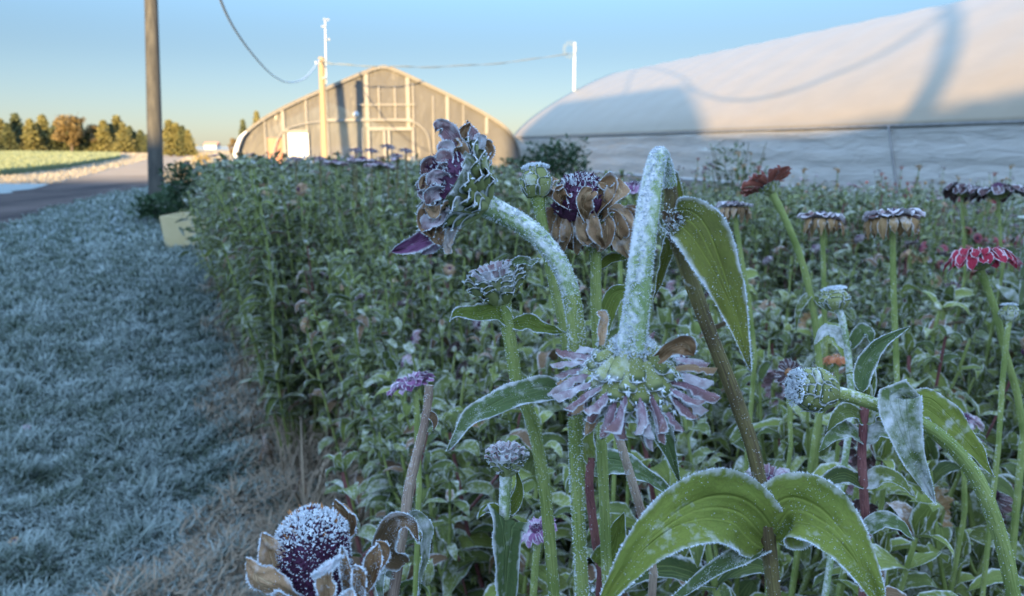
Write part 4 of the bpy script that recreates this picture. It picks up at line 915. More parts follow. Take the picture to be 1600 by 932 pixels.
for (dist, a, b, p, x, y) in far_spots:
    left = b < 3.4; lane = 3.3 < b < 4.4
    if lane and random.random() < .8: continue
    h = min((1.04 if left else .90)*random.uniform(.88, 1.08), top_h(x, p@FW)*(random.uniform(.9, 1.06) if left else random.uniform(.86, 1.10)))
    if h < .22: continue
    n = int(np.interp(dist, [3, 8, 20], [300, 220, 120]))
    if left: mass(mbs, p, h, n, .085, .17, .30)
    else: mass(mbs, p, h*.95, n, .055, .13, .32)
    mass_flowers(mbs, p, h, 3 if left else random.choice([3, 5, 7]), .026 if left else .017, .3)
tag(mbs.build('flower_bed', [M['leaf_far'], M['leaf_far'], M['stem'], M['petal_dusty'], M['petal_dark'], M['petal_coral'], M['petal_tan']]), 'distant mass of frosted flower plants filling the beds towards the greenhouses', 'flower bed', None, 'stuff')
# dark shrubs: at the pole foot, by the planter, in the gap before the hoop house
M['shrub'] = m_leaf('shrub_leaf', (0.02, 0.05, 0.022), (0.05, 0.09, 0.035), 0.22, 0.93, 0.2, veins=False, scale=.3)
M['shrub_gold'] = m_leaf('gold_shrub_leaf', (0.22, 0.17, 0.05), (0.38, 0.28, 0.1), 0.2, 0.9, 0.2, veins=False, scale=.3)
def shrub(px, pyb, w_, h_, n, L, label, mt='shrub', d=None, nst=7, fl=None):
    base = G(px, pyb) if d is None else P(px, pyb, d); base[2] = 0
    th = thing('shrub', base, label, 'shrub'); fo = MB()
    for q in range(nst):
        a = q*2.4; tip = base+A3(w_*.6*math.cos(a), w_*.6*math.sin(a), h_*random.uniform(.75, 1.0)); st = MB(); tube(st, [base+A3(.03*math.cos(a), .03*math.sin(a), 0), (base+tip)/2+A3(0, 0, .08*h_), tip], [.007, .003], 5, 8); st.build('stem', M['stem_brown'], th, base)
        mass(fo, tip*.5+base*.5, h_*random.uniform(.8, 1.02), n//nst, L, .22, w_*.55, .1)
    fo.build('foliage', M[mt], th, base); return th
shrub(258, 345, .55, .45, 1500, .10, 'low dark green shrub spreading at the foot of the utility pole')
shrub(293, 352, .42, .95, 1700, .08, 'upright dark green shrub between the utility pole and the planter box')
shrub(322, 340, .35, .95, 900, .08, 'golden yellow shrub catching sunlight behind the left bed', 'shrub_gold', d=24)
shrub(868, 300, .62, 1.28, 2600, .08, 'dark leafy shrub rising before the left end of the near hoop house', d=10.5, nst=12)
shrub(815, 300, .45, 1.08, 1500, .08, 'lower dark shrub just left of the tallest dark shrub', d=10.5, nst=8)
shrub(1150, 300, .36, 1.18, 1300, .05, 'feathery green plant with orange blooms before the hoop house side', 'leaf_far', d=6.2, nst=10)

# =================================================================== the frosted zinnias close to the viewpoint
ZG = 'x'
TOCAM = -FW
def W3(l): return [P(*q) for q in l]
def hero(label, stem, rad, mat='stem', frost=0, fsize=.0007, base_off=(0, .03), seg=20, up=.6, group=None, cat='zinnia', split=0, mat2='stem'):
    """stem: (px, py, depth) from the head downwards; it is carried on to the ground. rad in metres"""
    pts = W3(stem); last = pts[-1]; gp = A3(last[0]+base_off[0], last[1]+base_off[1], 0)
    th = thing('zinnia', gp, label, cat, group)
    nvis = 60; mb = MB(); c, r_, U, W_ = tube(mb, pts, rad, seg, nvis, 0, rib=.05)
    if split: F0, _, q_ = mb.F[0]; kf = int(split*(nvis-1))*seg; mb.F[0] = (F0[:kf], 0, q_); mb.F.insert(1, (F0[kf:], 2, q_))
    if frost: stem_frost(mb, c, r_, U, W_, frost, fsize, 1, up)
    k = pts[-2]-last; mid = last*.55+gp*.45+A3(rng.normal()*.01, rng.normal()*.01, 0)
    tube(mb, [last-nrm(last-pts[-2])*.002, mid, gp], [rad[-1], rad[-1]*1.15], 8, 14, 2 if split else 0)
    mb.build('stem', [M[mat], M['rime'], M[mat2]], th, gp)
    return th, gp, c
def hleaf(th, gp, pts, wpx, face=None, mat='leaf_hero', rim=260, surf=200, size=.0007, cup=.25, fold=0, rip=.08, prof=prof_leaf, twist=0, nu=26, nv=12, waves=4, both=False, label=None, name='leaf', tip=0, parent=None, ridge=.07, crumple=.035):
    w_ = W3(pts); d = np.mean([q[2] for q in pts]); mb = MB(); f = TOCAM if face is None else np.asarray(face, float)
    V, Nn, B = leaf(mb, w_, wpx/FPX*d, f, cup=cup, fold=fold, rip=rip, nu=nu, nv=nv, mat=0, prof=prof, twist=twist, waves=waves, thick=.0004, ridge=ridge, crumple=crumple)
    leaf_frost(mb, V, Nn, B, rim, surf, size, 1, both, tip)
    o = mb.build(name, [M[mat], M['rime']], parent or th, gp)
    if label: o['label'] = label
    return o
def bud(th, gp, C0, ax, Rr, H, rows=4, per=9, rime=500, top='rime', spread=.02, name='bud', close=.86, openr=.9):
    mb = MB(); rf = lambda t: Rr*max(.02, math.sin(math.pi*min(.97, .14+close*t)))**.55
    a1, a2 = calyx(mb, C0, ax, Rr, H, rows, per, 0, 0, rf=rf, spread=spread, rime=8, rmat=1, nu=8, nv=6, wm=1.42, cp=-.3, size=.95)
    ax = nrm(ax); m_ = rime; r = Rr*openr*np.sqrt(rng.random(m_)); a = rng.random(m_)*6.28; rd = a1[None]*np.cos(a)[:, None]+a2[None]*np.sin(a)[:, None]
    Pn = C0+ax*(H*(.80+.22*np.sqrt(1-(r/Rr)**2+.001)))[:, None]+rd*r[:, None]; crystals(mb, Pn, ax[None]+rd*.6, Rr*.14, 1, .3)
    m_ = rime//2; t = rng.random(m_)**.7; a = rng.random(m_)*6.28; rd = a1[None]*np.cos(a)[:, None]+a2[None]*np.sin(a)[:, None]; rr = np.array([rf(q) for q in t])*1.03
    k = rd[:, 2]+ax[2]*.3 > -.1; crystals(mb, (C0+ax*(H*t)[:, None]+rd*rr[:, None])[k], rd[k], Rr*.055, 1)
    return mb.build(name, [M['bract'], M['rime']], th, gp)
def drybit(*a, **k): return hleaf(*a, **k)

# --- 1 bent zinnia, head nodding to the left, thick rimed neck
th, gp, c = hero('zinnia with thick rime coated neck arching left to a withered purple head', [(752, 318, .300), (785, 334, .298), (822, 355, .296), (852, 382, .295), (878, 420, .294), (893, 465, .294), (900, 520, .295), (899, 600, .298), (899, 700, .30), (903, 800, .302), (911, 945, .305)],
                 [.0046, .0040, .0038, .0036, .0035, .0034, .0033, .0029, .0027, .0026, .0026], 'stem_frosty', 6200, .0007, up=.45, split=.50, mat2='stem')
C0 = P(757, 320, .300); ax = nrm(P(700, 285, .292)-C0)
mb = MB(); Rr = .0165
a1, a2 = calyx(mb, C0, ax, Rr, .019, 4, 11, 0, 1, rime=4, rmat=2, spread=.15, nu=8, nv=6, size=.75); hd = mb.build('flower_head', [M['bract'], M['bract'], M['rime']], th, gp)
def prof_wilt(u): return (0.45+0.55*np.clip(u/0.55, 0, 1))*np.clip(1-np.clip((u-.6)/.4, 0, 1)**1.7, 0.02, 1)**.8
def petal_px(par, gp, pts, wpx, mat, face=None, rim=160, surf=120, cup=.5, twist=.4, size=.0007, rip=.2, prof=None, nu=20, nv=10, tip=0): return hleaf(None, gp, pts, wpx, face, mat, rim, surf, size, cup, 0, rip, prof or prof_wilt, twist, nu, nv, 1.5, False, None, 'petal', tip, par, .05, .16)
for pts, w_, mt in (([(722, 262, .294), (716, 235, .291), (706, 212, .29), (688, 198, .29), (680, 205, .289)], 13, 'petal_dusty'),
                    ([(706, 268, .290), (702, 248, .288), (694, 232, .287), (684, 238, .286)], 11, 'petal_dusty'),
                    ([(728, 262, .297), (728, 236, .297), (722, 212, .297), (735, 192, .296)], 9, 'petal_brown'),
                    ([(736, 262, .295), (742, 240, .292), (748, 222, .292), (744, 210, .291)], 10, 'petal_dusty'),
                    ([(744, 264, .300), (750, 246, .299), (760, 232, .297), (754, 218, .296)], 12, 'petal_brown'),
                    ([(735, 268, .305), (738, 240, .306), (736, 214, .306), (730, 188, .306)], 9, 'petal_dusty'),
                    ([(698, 282, .288), (684, 268, .287), (670, 262, .286), (658, 272, .285)], 12, 'petal_dusty'),
                    ([(694, 296, .287), (678, 290, .285), (664, 286, .285), (656, 298, .284)], 11, 'petal_brown'),
                    ([(694, 306, .287), (680, 306, .286), (664, 304, .285), (652, 300, .284)], 10, 'petal_dusty'),
                    ([(690, 318, .288), (678, 326, .285), (668, 345, .284), (676, 372, .284)], 17, 'petal_brown'),
                    ([(694, 328, .290), (684, 345, .289), (682, 366, .288), (690, 384, .288)], 13, 'petal_brown'),
                    ([(698, 340, .292), (680, 362, .290), (652, 380, .289), (612, 393, .288)], 14, 'petal_mauve'),
                    ([(706, 350, .296), (692, 368, .295), (672, 384, .294), (660, 398, .294)], 12, 'petal_mauve'),
                    ([(700, 290, .286), (690, 276, .283), (690, 262, .282), (698, 254, .282)], 9, 'petal_dusty'),
                    ([(700, 300, .283), (684, 296, .281), (672, 306, .280), (668, 322, .281)], 10, 'petal_dusty'), ([(702, 286, .284), (690, 278, .281), (676, 278, .280), (668, 290, .280)], 10, 'petal_dusty'),
                    ([(700, 314, .283), (690, 326, .281), (678, 330, .280), (664, 322, .281)], 10, 'petal_brown'), ([(704, 276, .286), (702, 262, .284), (692, 250, .283), (680, 252, .283)], 11, 'petal_dusty'),
                    ([(698, 322, .285), (688, 340, .283), (672, 350, .282), (660, 362, .283)], 12, 'petal_dusty'), ([(714, 268, .290), (712, 246, .288), (720, 228, .287), (712, 216, .287)], 11, 'petal_brown'),
                    ([(690, 300, .30), (676, 296, .30), (660, 290, .30), (654, 282, .30)], 10, 'petal_dusty'),
                    ([(712, 352, .292), (704, 366, .292), (700, 384, .291), (706, 396, .291)], 8, 'petal_brown')):
    petal_px(hd, gp, pts, w_*1.35, mt, face=nrm(TOCAM+rng.normal(size=3)*.4), twist=random.uniform(-.6, .6))
mb = MB(); cc_ = C0+ax*.017; lathe(mb, cc_, ax, [(.010*math.sin(e), .012*math.cos(e)+.0001) for e in np.linspace(0, 1.5, 7)], 16, 0)
e = rng.random(420)*1.5; a = rng.random(420)*6.28; rd = np.cos(a)[:, None]*a1+np.sin(a)[:, None]*a2; Pn = cc_+ax*(.010*np.sin(e))[:, None]+rd*(.012*np.cos(e))[:, None]
crystals(mb, Pn[:200], ax[None]+rd[:200]*.7, .0024, 0, .3); crystals(mb, Pn[200:], ax[None]+rd[200:]*.7+A3(0, 0, .4), .0017, 1, .3); mb.build('cone', [M['cone'], M['rime']], hd, gp)
hleaf(th, gp, [(895, 622, .300), (850, 612, .296), (790, 628, .288), (735, 655, .282), (699, 706, .280)], 30, nrm(TOCAM*.6+A3(0, 0, .9)), 'leaf_frosty', 420, 1300, .0006, cup=.3, rip=.10)
hleaf(th, gp, [(900, 640, .304), (950, 632, .31), (1010, 640, .325), (1040, 690, .33), (1062, 755, .33)], 30, nrm(TOCAM+A3(0, 0, .2)), 'leaf_frosty', 200, 500, .0006, cup=.2)

# --- 2 hooked zinnia: the stem rises, folds sharply at the top and hangs its head
th, gp, c = hero('zinnia hooked like a cane, its hanging rime coated purple head seen from behind', [(987, 548, .268), (990, 520, .267), (996, 470, .266), (1003, 400, .265), (1012, 330, .265), (1023, 266, .267), (1031, 240, .271), (1041, 262, .276), (1048, 300, .280), (1050, 350, .283), (1066, 405, .286), (1090, 470, .288), (1118, 545, .290), (1150, 628, .292), (1178, 710, .294), (1192, 790, .295), (1200, 850, .296), (1212, 950, .298)],
                 [.0054, .0048, .0044, .0042, .0039, .0034, .0024, .0022, .0024, .0028, .0026, .0027, .0027, .0027, .0027, .0027, .0032, .0025], 'stem_frosty', 100, .0008, up=.4, split=.46, mat2='stem_brown')
st_ = [ch for ch in th.children if ch.name.startswith('stem')][0]
mb = MB(); T_, U_, W_ = frames(c); k = int(.42*60); rr = np.interp(np.linspace(0, 1, 60), np.linspace(0, 1, 18), [.0054, .0048, .0044, .0042, .0039, .0034, .0024, .0022, .0024, .0028, .0026, .0027, .0027, .0027, .0027, .0027, .0032, .0025])
stem_frost(mb, c, rr, U_, W_, 9000, .0007, 0, .35, 0, .46); stem_frost(mb, c, rr, U_, W_, 1500, .0004, 0, .6, .46, 1); mb.build('rime_coat', [M['rime']], st_, gp)
C0 = P(988, 535, .268); ax = nrm(-(UPV*.80)+FW*.42+RT*.03)     # towards the flower face: down and away
mb = MB(); a1, a2 = calyx(mb, C0, ax, .0158, .019, 5, 13, 0, 1, rime=12, rmat=2, spread=.20, nu=8, nv=6, size=.85, wm=1.28, cp=-.5, rf=lambda t: .0158*(.37+.63*math.sin(min(1, t*1.0)*math.pi/2)**.9)); m_ = 1500; tt = rng.random(m_); th_ = rng.random(m_)*6.28; rd = a1[None]*np.cos(th_)[:, None]+a2[None]*np.sin(th_)[:, None]; rr_ = .0158*(.40+.66*np.sin(np.minimum(1, tt)*math.pi/2)**.9)+.0006; crystals(mb, C0+ax*(.019*tt)[:, None]+rd*rr_[:, None], rd-ax*.4, .0005, 2)
hd = mb.build('flower_head', [M['bract'], M['bract'], M['rime']], th, gp)
for l_ in range(3):
    m_ = (19, 17, 13)[l_]
    for q in range(m_):
        t_ = 2*math.pi*(q+.4*l_)/m_+random.uniform(-.1, .1); rd = a1*math.cos(t_)+a2*math.sin(t_); L = random.uniform(.0165, .0215)*(1-.12*l_)
        b0 = C0+ax*(.0125+.0028*l_)+rd*.0115; tilt = np.cross(ax, rd)*random.uniform(-.22, .22); dr = random.uniform(-.05, .28)+.22*l_
        pts = [b0, b0+nrm(rd+tilt)*L*.4-ax*L*.04, b0+nrm(rd+tilt)*L*.75+ax*L*dr*.4, b0+nrm(rd+tilt*1.6)*L*1.0+ax*L*dr]
        mb = MB(); mt = random.choice(['petal_dusty', 'petal_dusty', 'petal_dusty', 'petal_white', 'petal_dusty', 'petal_dusty', 'petal_dusty', 'petal_brown'])
        V, Nn, B = leaf(mb, pts, random.uniform(.0019, .0030), -ax, cup=random.uniform(-1.3, -.5), rip=.2, nu=12, nv=6, mat=0, prof=prof_petal, twist=random.uniform(-.5, .5), thick=.0004, crumple=.14)
        leaf_frost(mb, V, Nn, B, 90, 110, .0007, 1); mb.build('petal', [M[mt], M['rime']], hd, gp)
petal_px(hd, gp, [(1030, 560, .262), (1048, 545, .258), (1070, 540, .257), (1084, 556, .258)], 20, 'petal_brown', face=nrm(TOCAM+A3(0, 0, .3)), cup=.7, surf=30)
petal_px(hd, gp, [(940, 540, .275), (940, 515, .277), (942, 498, .278), (934, 486, .279)], 11, 'petal_brown', cup=.6)
mb = MB(); lathe(mb, C0+ax*.014, ax, [(.008*math.sin(e), .0125*math.cos(e)+.0001) for e in np.linspace(0, 1.5, 7)], 16, 0); mb.build('cone', M['cone'], hd, gp)
mb = MB(); th_ = rng.random(500)*6.28; rd = a1[None]*np.cos(th_)[:, None]+a2[None]*np.sin(th_)[:, None]; rr_ = .0050+.0030*rng.random(500); crystals(mb, C0+rd*rr_[:, None]+ax*((rr_-.0045)*.7)[:, None]-ax*.0006, rd*.6-ax, .0011, 0); mb.build('rime_collar', M['rime'], hd, gp)
# leaves at the fold
hleaf(th, gp, [(1052, 342, .281), (1082, 350, .273), (1112, 400, .268), (1145, 480, .265), (1173, 580, .263)], 44, nrm(TOCAM+RT*-.1), 'leaf_wilt', 700, 900, .0008, cup=.15, fold=.12, rip=.07, tip=0, label='drooping yellow green leaf with dark frost bitten blotches')
hleaf(th, gp, [(1046, 352, .287), (1042, 380, .292), (1034, 420, .296), (1020, 472, .30)], 15, nrm(TOCAM+RT*.5), 'leaf_wilt', 150, 120, .0007, cup=.4)
hleaf(th, gp, [(1044, 268, .282), (1052, 290, .288), (1060, 330, .29), (1052, 350, .288)], 14, nrm(TOCAM+RT*.2), 'leaf_wilt', 120, 120, .0007, cup=.5, label='small dark withered leaf folded against the hook')
mb = MB(); 
for q in range(6): 
    p0 = P(1042+5*q, 344+(q % 3)*6, .279); dd = RT*(-.5+.2*q)+TOCAM*.5+UPV*(.6-.35*(q % 3)); leaf(mb, [p0, p0+dd*.002, p0+dd*.004, p0+dd*.0055+UPV*-.001], .0022, TOCAM, cup=.7, rip=.2, nu=8, nv=5, mat=0)
crystals(mb, P(1050, 350, .278)+rng.normal(size=(260, 3))*.0032, rng.normal(size=(260, 3))+TOCAM, .0009, 1); mb.build('node_frill', [M['leaf_dead'], M['rime']], th, gp)
# big leaves at the lower node
hleaf(th, gp, [(1198, 846, .296), (1150, 800, .286), (1085, 800, .272), (1010, 850, .262), (925, 965, .256)], 66, nrm(TOCAM*1.0+A3(0, 0, .35)+RT*-.1), 'leaf_hero', 900, 420, .0008, cup=.12, fold=.25, rip=.05, waves=3, nu=34, nv=16, label='big yellow green leaf sweeping down to the left')
hleaf(th, gp, [(1203, 838, .296), (1235, 800, .288), (1285, 815, .278), (1335, 870, .270), (1385, 965, .266)], 64, nrm(TOCAM+A3(0, 0, .45)), 'leaf_hero', 800, 1100, .0008, cup=.15, fold=.22, rip=.05, waves=3, nu=34, nv=16, label='big green leaf with a rime covered fold on the right')
hleaf(th, gp, [(1200, 852, .298), (1170, 866, .292), (1110, 896, .284), (1010, 970, .276)], 20, nrm(A3(0, 0, 1)+TOCAM*.4), 'leaf_frosty', 300, 1100, .0008, cup=.4, label='narrow rime covered leaf below the big left leaf')

# --- 3 bud with crown of scales, pair of leaves under it
th, gp, c = hero('zinnia with half open scaly green bud above a level pair of curled leaves', [(785, 470, .318), (790, 495, .318), (797, 530, .318), (808, 600, .32), (828, 650, .322), (842, 710, .325), (855, 800, .328), (868, 950, .332)],
                 [.0036, .0030, .0028, .0026, .0026, .0026, .0026, .0024], 'stem', 2200, .0005, up=.5)
C0 = P(784, 474, .318); ax = nrm(P(768, 418, .314)-C0); mb = MB(); Rr = .0098
a1, a2 = calyx(mb, C0, ax, Rr, .0125, 4, 9, 0, 1, rime=10, rmat=2, spread=.20, nu=8, nv=6, rf=lambda t: Rr*(.45+.55*math.sin(min(1, t*1.1)*math.pi/2)**.8)); fh_ = mb.build('flower_head', [M['bract'], M['bract'], M['rime']], th, gp)
for q in range(15):
    t_ = q*2.4; rd = a1*math.cos(t_)+a2*math.sin(t_); r0 = Rr*(.25+.5*(q/15)**.5); b0 = C0+ax*.011+rd*r0; mb = MB()
    V, Nn, B = leaf(mb, [b0, b0+ax*.002+rd*.001, b0+ax*.0038+rd*.002, b0+ax*.0045+rd*.0035], .0022, -rd+ax*.4, cup=.5, rip=.1, nu=8, nv=4, mat=0, prof=prof_petal); leaf_frost(mb, V, Nn, B, 50, 40, .0006, 1); mb.build('petal', [M['petal_white'], M['rime']], fh_, gp)
hleaf(th, gp, [(797, 505, .318), (775, 488, .314), (745, 492, .31), (718, 488, .308), (703, 502, .306)], 17, nrm(TOCAM+A3(0, 0, .5)), 'leaf_hero', 420, 260, .0006, cup=.35, rip=.2, waves=3)
hleaf(th, gp, [(800, 508, .318), (825, 505, .316), (850, 514, .315), (885, 520, .316)], 15, nrm(TOCAM+A3(0, 0, .5)), 'leaf_hero', 420, 260, .0006, cup=.35, rip=.2, waves=3)
hleaf(th, gp, [(798, 416, .33), (815, 408, .332), (830, 411, .334), (843, 404, .336)], 9, nrm(TOCAM+A3(0, 0, .5)), 'leaf_frosty', 150, 160, .0006, cup=.5)

# --- 4 brown withered zinnia
th, gp, c = hero('withered zinnia with drooping brown petals and frost capped purple centre', [(925, 375, .365), (931, 400, .365), (931, 450, .366), (933, 520, .37), (938, 640, .375), (945, 800, .38), (950, 950, .385)], [.0030, .0027, .0027, .0026, .0026, .0026, .0026], 'stem', 1100, .0005)
C0 = P(927, 365, .365); ax = nrm(UPV*.95-RT*.18-FW*.1); mb = MB()
a1, a2 = calyx(mb, C0, ax, .010, .008, 3, 10, 0, 1, rime=4, rmat=2, nu=6, nv=4); hd = mb.build('flower_head', [M['bract'], M['bract'], M['rime']], th, gp)
cc_ = P(912, 345, .362); mb = MB(); Hc, Rc = .021, .0128; ax = nrm(P(902, 272, .362)-P(914, 350, .362))
lathe(mb, cc_, ax, [(0, .008), (.004, .0115)]+[(.005+(Hc-.005)*math.sin(e), Rc*math.cos(e)**.8+.0001) for e in np.linspace(0, 1.5, 8)], 18, 0)
m_ = 1500; e = rng.random(m_)*1.5; a = rng.random(m_)*6.28; b1_ = nrm(np.cross(ax, A3(1, 0, .1))); b2_ = np.cross(ax, b1_); rd = np.cos(a)[:, None]*b1_+np.sin(a)[:, None]*b2_; Pn = cc_+ax*(.005+(Hc-.005)*np.sin(e))[:, None]+rd*(Rc*np.cos(e)**.8)[:, None]
crystals(mb, Pn[:650], ax[None]*.8+rd[:650]*.8, .0026, 0, .28); k = rng.random(m_) < np.clip((np.sin(e)-.45)*2.6, .04, 1); crystals(mb, Pn[k], ax[None]+rd[k]*.7, .0020, 1, .3); mb.build('cone', [M['cone'], M['rime']], hd, gp)
WB = [([(880, 318, .362), (868, 300, .356), (862, 290, .354), (868, 278, .353)], 20), ([(890, 330, .36), (878, 318, .352), (872, 305, .350), (880, 290, .35)], 17),
      ([(940, 345, .358), (955, 318, .350), (968, 300, .35), (964, 280, .352)], 19), ([(915, 345, .350), (908, 325, .344), (915, 305, .342), (925, 300, .345)], 19),
      ([(930, 335, .356), (945, 310, .352), (950, 292, .352), (935, 286, .352)], 19)]
for pts, w_ in WB: petal_px(hd, gp, pts, w_, 'petal_brown', face=nrm(TOCAM+rng.normal(size=3)*.5), cup=.6, rim=200, surf=60, rip=.25, twist=random.uniform(-.7, .7))
for q in range(22):
    x0 = 865+q*7.3; z_ = 1 if q % 2 else 0; f = (q-10.5)/10.5+random.uniform(-.06, .06); d0 = .354+.012*abs(f)+.004*z_; ex = 925+f*72+random.uniform(-6, 6); ey = 397+random.uniform(-30, 16)-18*abs(f)**2
    petal_px(hd, gp, [(917+f*36, 350-6*(1-abs(f)), d0+.006), (922+f*62, 338, d0), (925+f*70, 366, d0-.001), (ex, ey, d0+.002)], random.uniform(15, 26), 'petal_brown', face=nrm(TOCAM+RT*random.uniform(-.5, .5)), cup=random.uniform(-.3, .8), rim=190, surf=70, rip=.30, twist=random.uniform(-.7, .7))
for q in range(7):
    f = (q-3)/3; petal_px(hd, gp, [(920+f*30, 352, .372), (922+f*55, 345, .378), (925+f*58, 370, .380), (925+f*45, 392, .380)], 16, 'petal_brown', cup=.5, rim=80, surf=20, rip=.3)
hleaf(th, gp, [(934, 540, .372), (955, 470, .375), (975, 455, .378), (1000, 450, .38)], 16, None, 'leaf_hero', 180, 120, .0006, cup=.3)
hleaf(th, gp, [(932, 420, .368), (955, 405, .37), (975, 402, .372), (990, 396, .374)], 10, nrm(TOCAM+A3(0, 0, .8)), 'leaf_hero', 150, 80, .0006, cup=.3)

# --- 5 round bud behind the bent neck
th, gp, c = hero('slim zinnia stem with round closed green bud capped in frost, left of the brown flower', [(840, 306, .350), (844, 330, .350), (853, 380, .351), (866, 450, .353), (880, 510, .355), (893, 600, .36), (900, 760, .365), (905, 950, .37)], [.0034, .0026, .0024, .0023, .0023, .0022, .0022, .0022], 'stem', 1500, .0005)
bud(th, gp, P(839, 309, .350), nrm(UPV+RT*-.05), .0070, .0150, 5, 9, 500)

# --- 6 tall cone with brown curled petals, bottom left
th, gp, c = hero('zinnia with tall dark purple frosted cone and curled brown petals, lowest at the left', [(498, 950, .272), (500, 990, .274), (503, 1060, .28)], [.0045, .0040, .0035], 'stem', 200)
C0 = P(498, 965, .272); axc = nrm(P(487, 795, .270)-P(499, 950, .272)); mb = MB(); calyx(mb, C0-axc*.006, axc, .013, .010, 3, 10, 0, 1, nu=6, nv=4); hd = mb.build('flower_head', [M['bract'], M['bract']], th, gp)
mb = MB(); Rc = .0115; Hc = .0385; b1_ = nrm(np.cross(axc, FW)); b2_ = np.cross(axc, b1_)
def crf(t): return Rc*(1.0-.04*t)*(1-np.clip((t-.70)/.30, 0, 1)**2.6*.88)
lathe(mb, C0, axc, [(Hc*t, float(crf(t))*.95+1e-4) for t in np.linspace(0, 1, 16)]+[(Hc*1.02, 1e-4)], 22, 0)
ga = 2.399963; N_ = 900; kk_ = np.arange(N_); t = (kk_/N_)**.9; a = kk_*ga; rd = np.cos(a)[:, None]*b1_+np.sin(a)[:, None]*b2_; rr = crf(t); Pn = C0+axc*(Hc*t)[:, None]+rd*rr[:, None]; nn = rd*.9+axc*(.55+np.clip((t-.7)*5, 0, 2))[:, None]
crystals(mb, Pn, nn, .0024, 0, .30, .35, .2)
m_ = 9000; t = rng.random(m_); a = rng.random(m_)*6.28; rd = np.cos(a)[:, None]*b1_+np.sin(a)[:, None]*b2_; Pn = C0+axc*(Hc*t)[:, None]+rd*(crf(t)+.0008)[:, None]; nn = rd*.9+axc*(.4+np.clip((t-.7)*5, 0, 2))[:, None]
k = rng.random(m_) < np.clip((t-.12)*.55, 0, .35)+np.clip((t-.72)*2.0, 0, .5); crystals(mb, Pn[k]+nrm(nn[k])*.0009, nn[k], .0007+.0005*(t[k] > .78), 1, .33, 1.1)
k = (t > .84) & (rng.random(m_) < .03); crystals(mb, Pn[k], nn[k], .0030, 2, .35); mb.build('cone', [M['cone'], M['rime'], M['cone_tan']], hd, gp)
for pts, w_, cp_, tw_, sf in (([(452, 930, .272), (440, 895, .268), (424, 862, .264), (410, 832, .262)], 24, .5, .3, 90), ([(470, 950, .262), (440, 925, .254), (402, 905, .251), (385, 872, .253)], 24, -.5, .3, 150),
                              ([(530, 850, .285), (545, 828, .286), (545, 806, .285), (522, 784, .283)], 22, .5, -.4, 60), ([(510, 955, .256), (512, 925, .252), (510, 900, .250), (518, 880, .249)], 17, .7, .2, 60),
                              ([(540, 935, .268), (540, 905, .264), (536, 880, .262), (533, 852, .262)], 13, .9, .0, 1300), ([(560, 950, .262), (562, 925, .258), (560, 900, .257), (553, 884, .257)], 15, .8, .1, 1000),
                              ([(560, 930, .275), (578, 905, .272), (585, 880, .270), (592, 850, .27)], 17, .6, -.3, 260), ([(478, 965, .25), (460, 945, .249), (440, 930, .249), (425, 932, .25)], 12, .8, 0, 900), ([(520, 965, .248), (530, 945, .247), (545, 930, .247), (552, 922, .248)], 11, .8, 0, 900),
                              ([(570, 905, .285), (590, 880, .285), (596, 862, .284), (586, 846, .283)], 18, .5, .3, 60), ([(460, 880, .29), (452, 850, .292), (455, 830, .292), (450, 815, .292)], 14, .5, 0, 50)):
    petal_px(hd, gp, pts, w_, 'petal_brown', face=nrm(TOCAM+rng.normal(size=3)*.25), cup=cp_, rim=420, surf=sf, rip=.15, twist=tw_, size=.0009, nu=20, nv=10)
petal_px(hd, gp, [(486, 902, .2465), (500, 893, .2455), (518, 880, .2455), (537, 868, .2465)], 9, 'petal_white', face=nrm(TOCAM+A3(0, 0, .6)), cup=-.8, rim=300, surf=1500, size=.0009, twist=0)

# --- 7 broken dry stem with curled leaves
th, gp, c = hero('snapped dry stem turning dark red lower down, with brown curled leaves', [(671, 602, .335), (669, 630, .335), (663, 665, .335), (652, 710, .335), (641, 755, .335), (633, 810, .335), (624, 870, .336), (612, 950, .338)], [.0020, .0019, .0019, .0021, .0023, .0023, .0023, .0024], 'stem_dry', 700, .0005, cat='broken stem')
hleaf(th, gp, [(668, 648, .335), (676, 650, .334), (680, 660, .334), (677, 674, .334)], 8, None, 'leaf_dead', 40, 10, .0005, cup=.5)
hleaf(th, gp, [(634, 880, .332), (600, 858, .318), (612, 818, .31), (640, 815, .306), (655, 850, .306)], 24, nrm(TOCAM+RT*.2), 'leaf_dead', 380, 700, .0008, cup=.6, rip=.15, label='curled brown leaf with frosted rim')
hleaf(th, gp, [(634, 812, .334), (650, 808, .33), (664, 830, .328), (660, 880, .328), (650, 945, .33)], 14, nrm(TOCAM+RT*.5), 'leaf_frosty', 260, 120, .0007, cup=.8, rip=.35, waves=5)
hleaf(th, gp, [(620, 900, .336), (598, 880, .335), (592, 905, .334), (600, 950, .334)], 16, None, 'leaf_frosty', 200, 120, .0007, cup=.5, rip=.2)

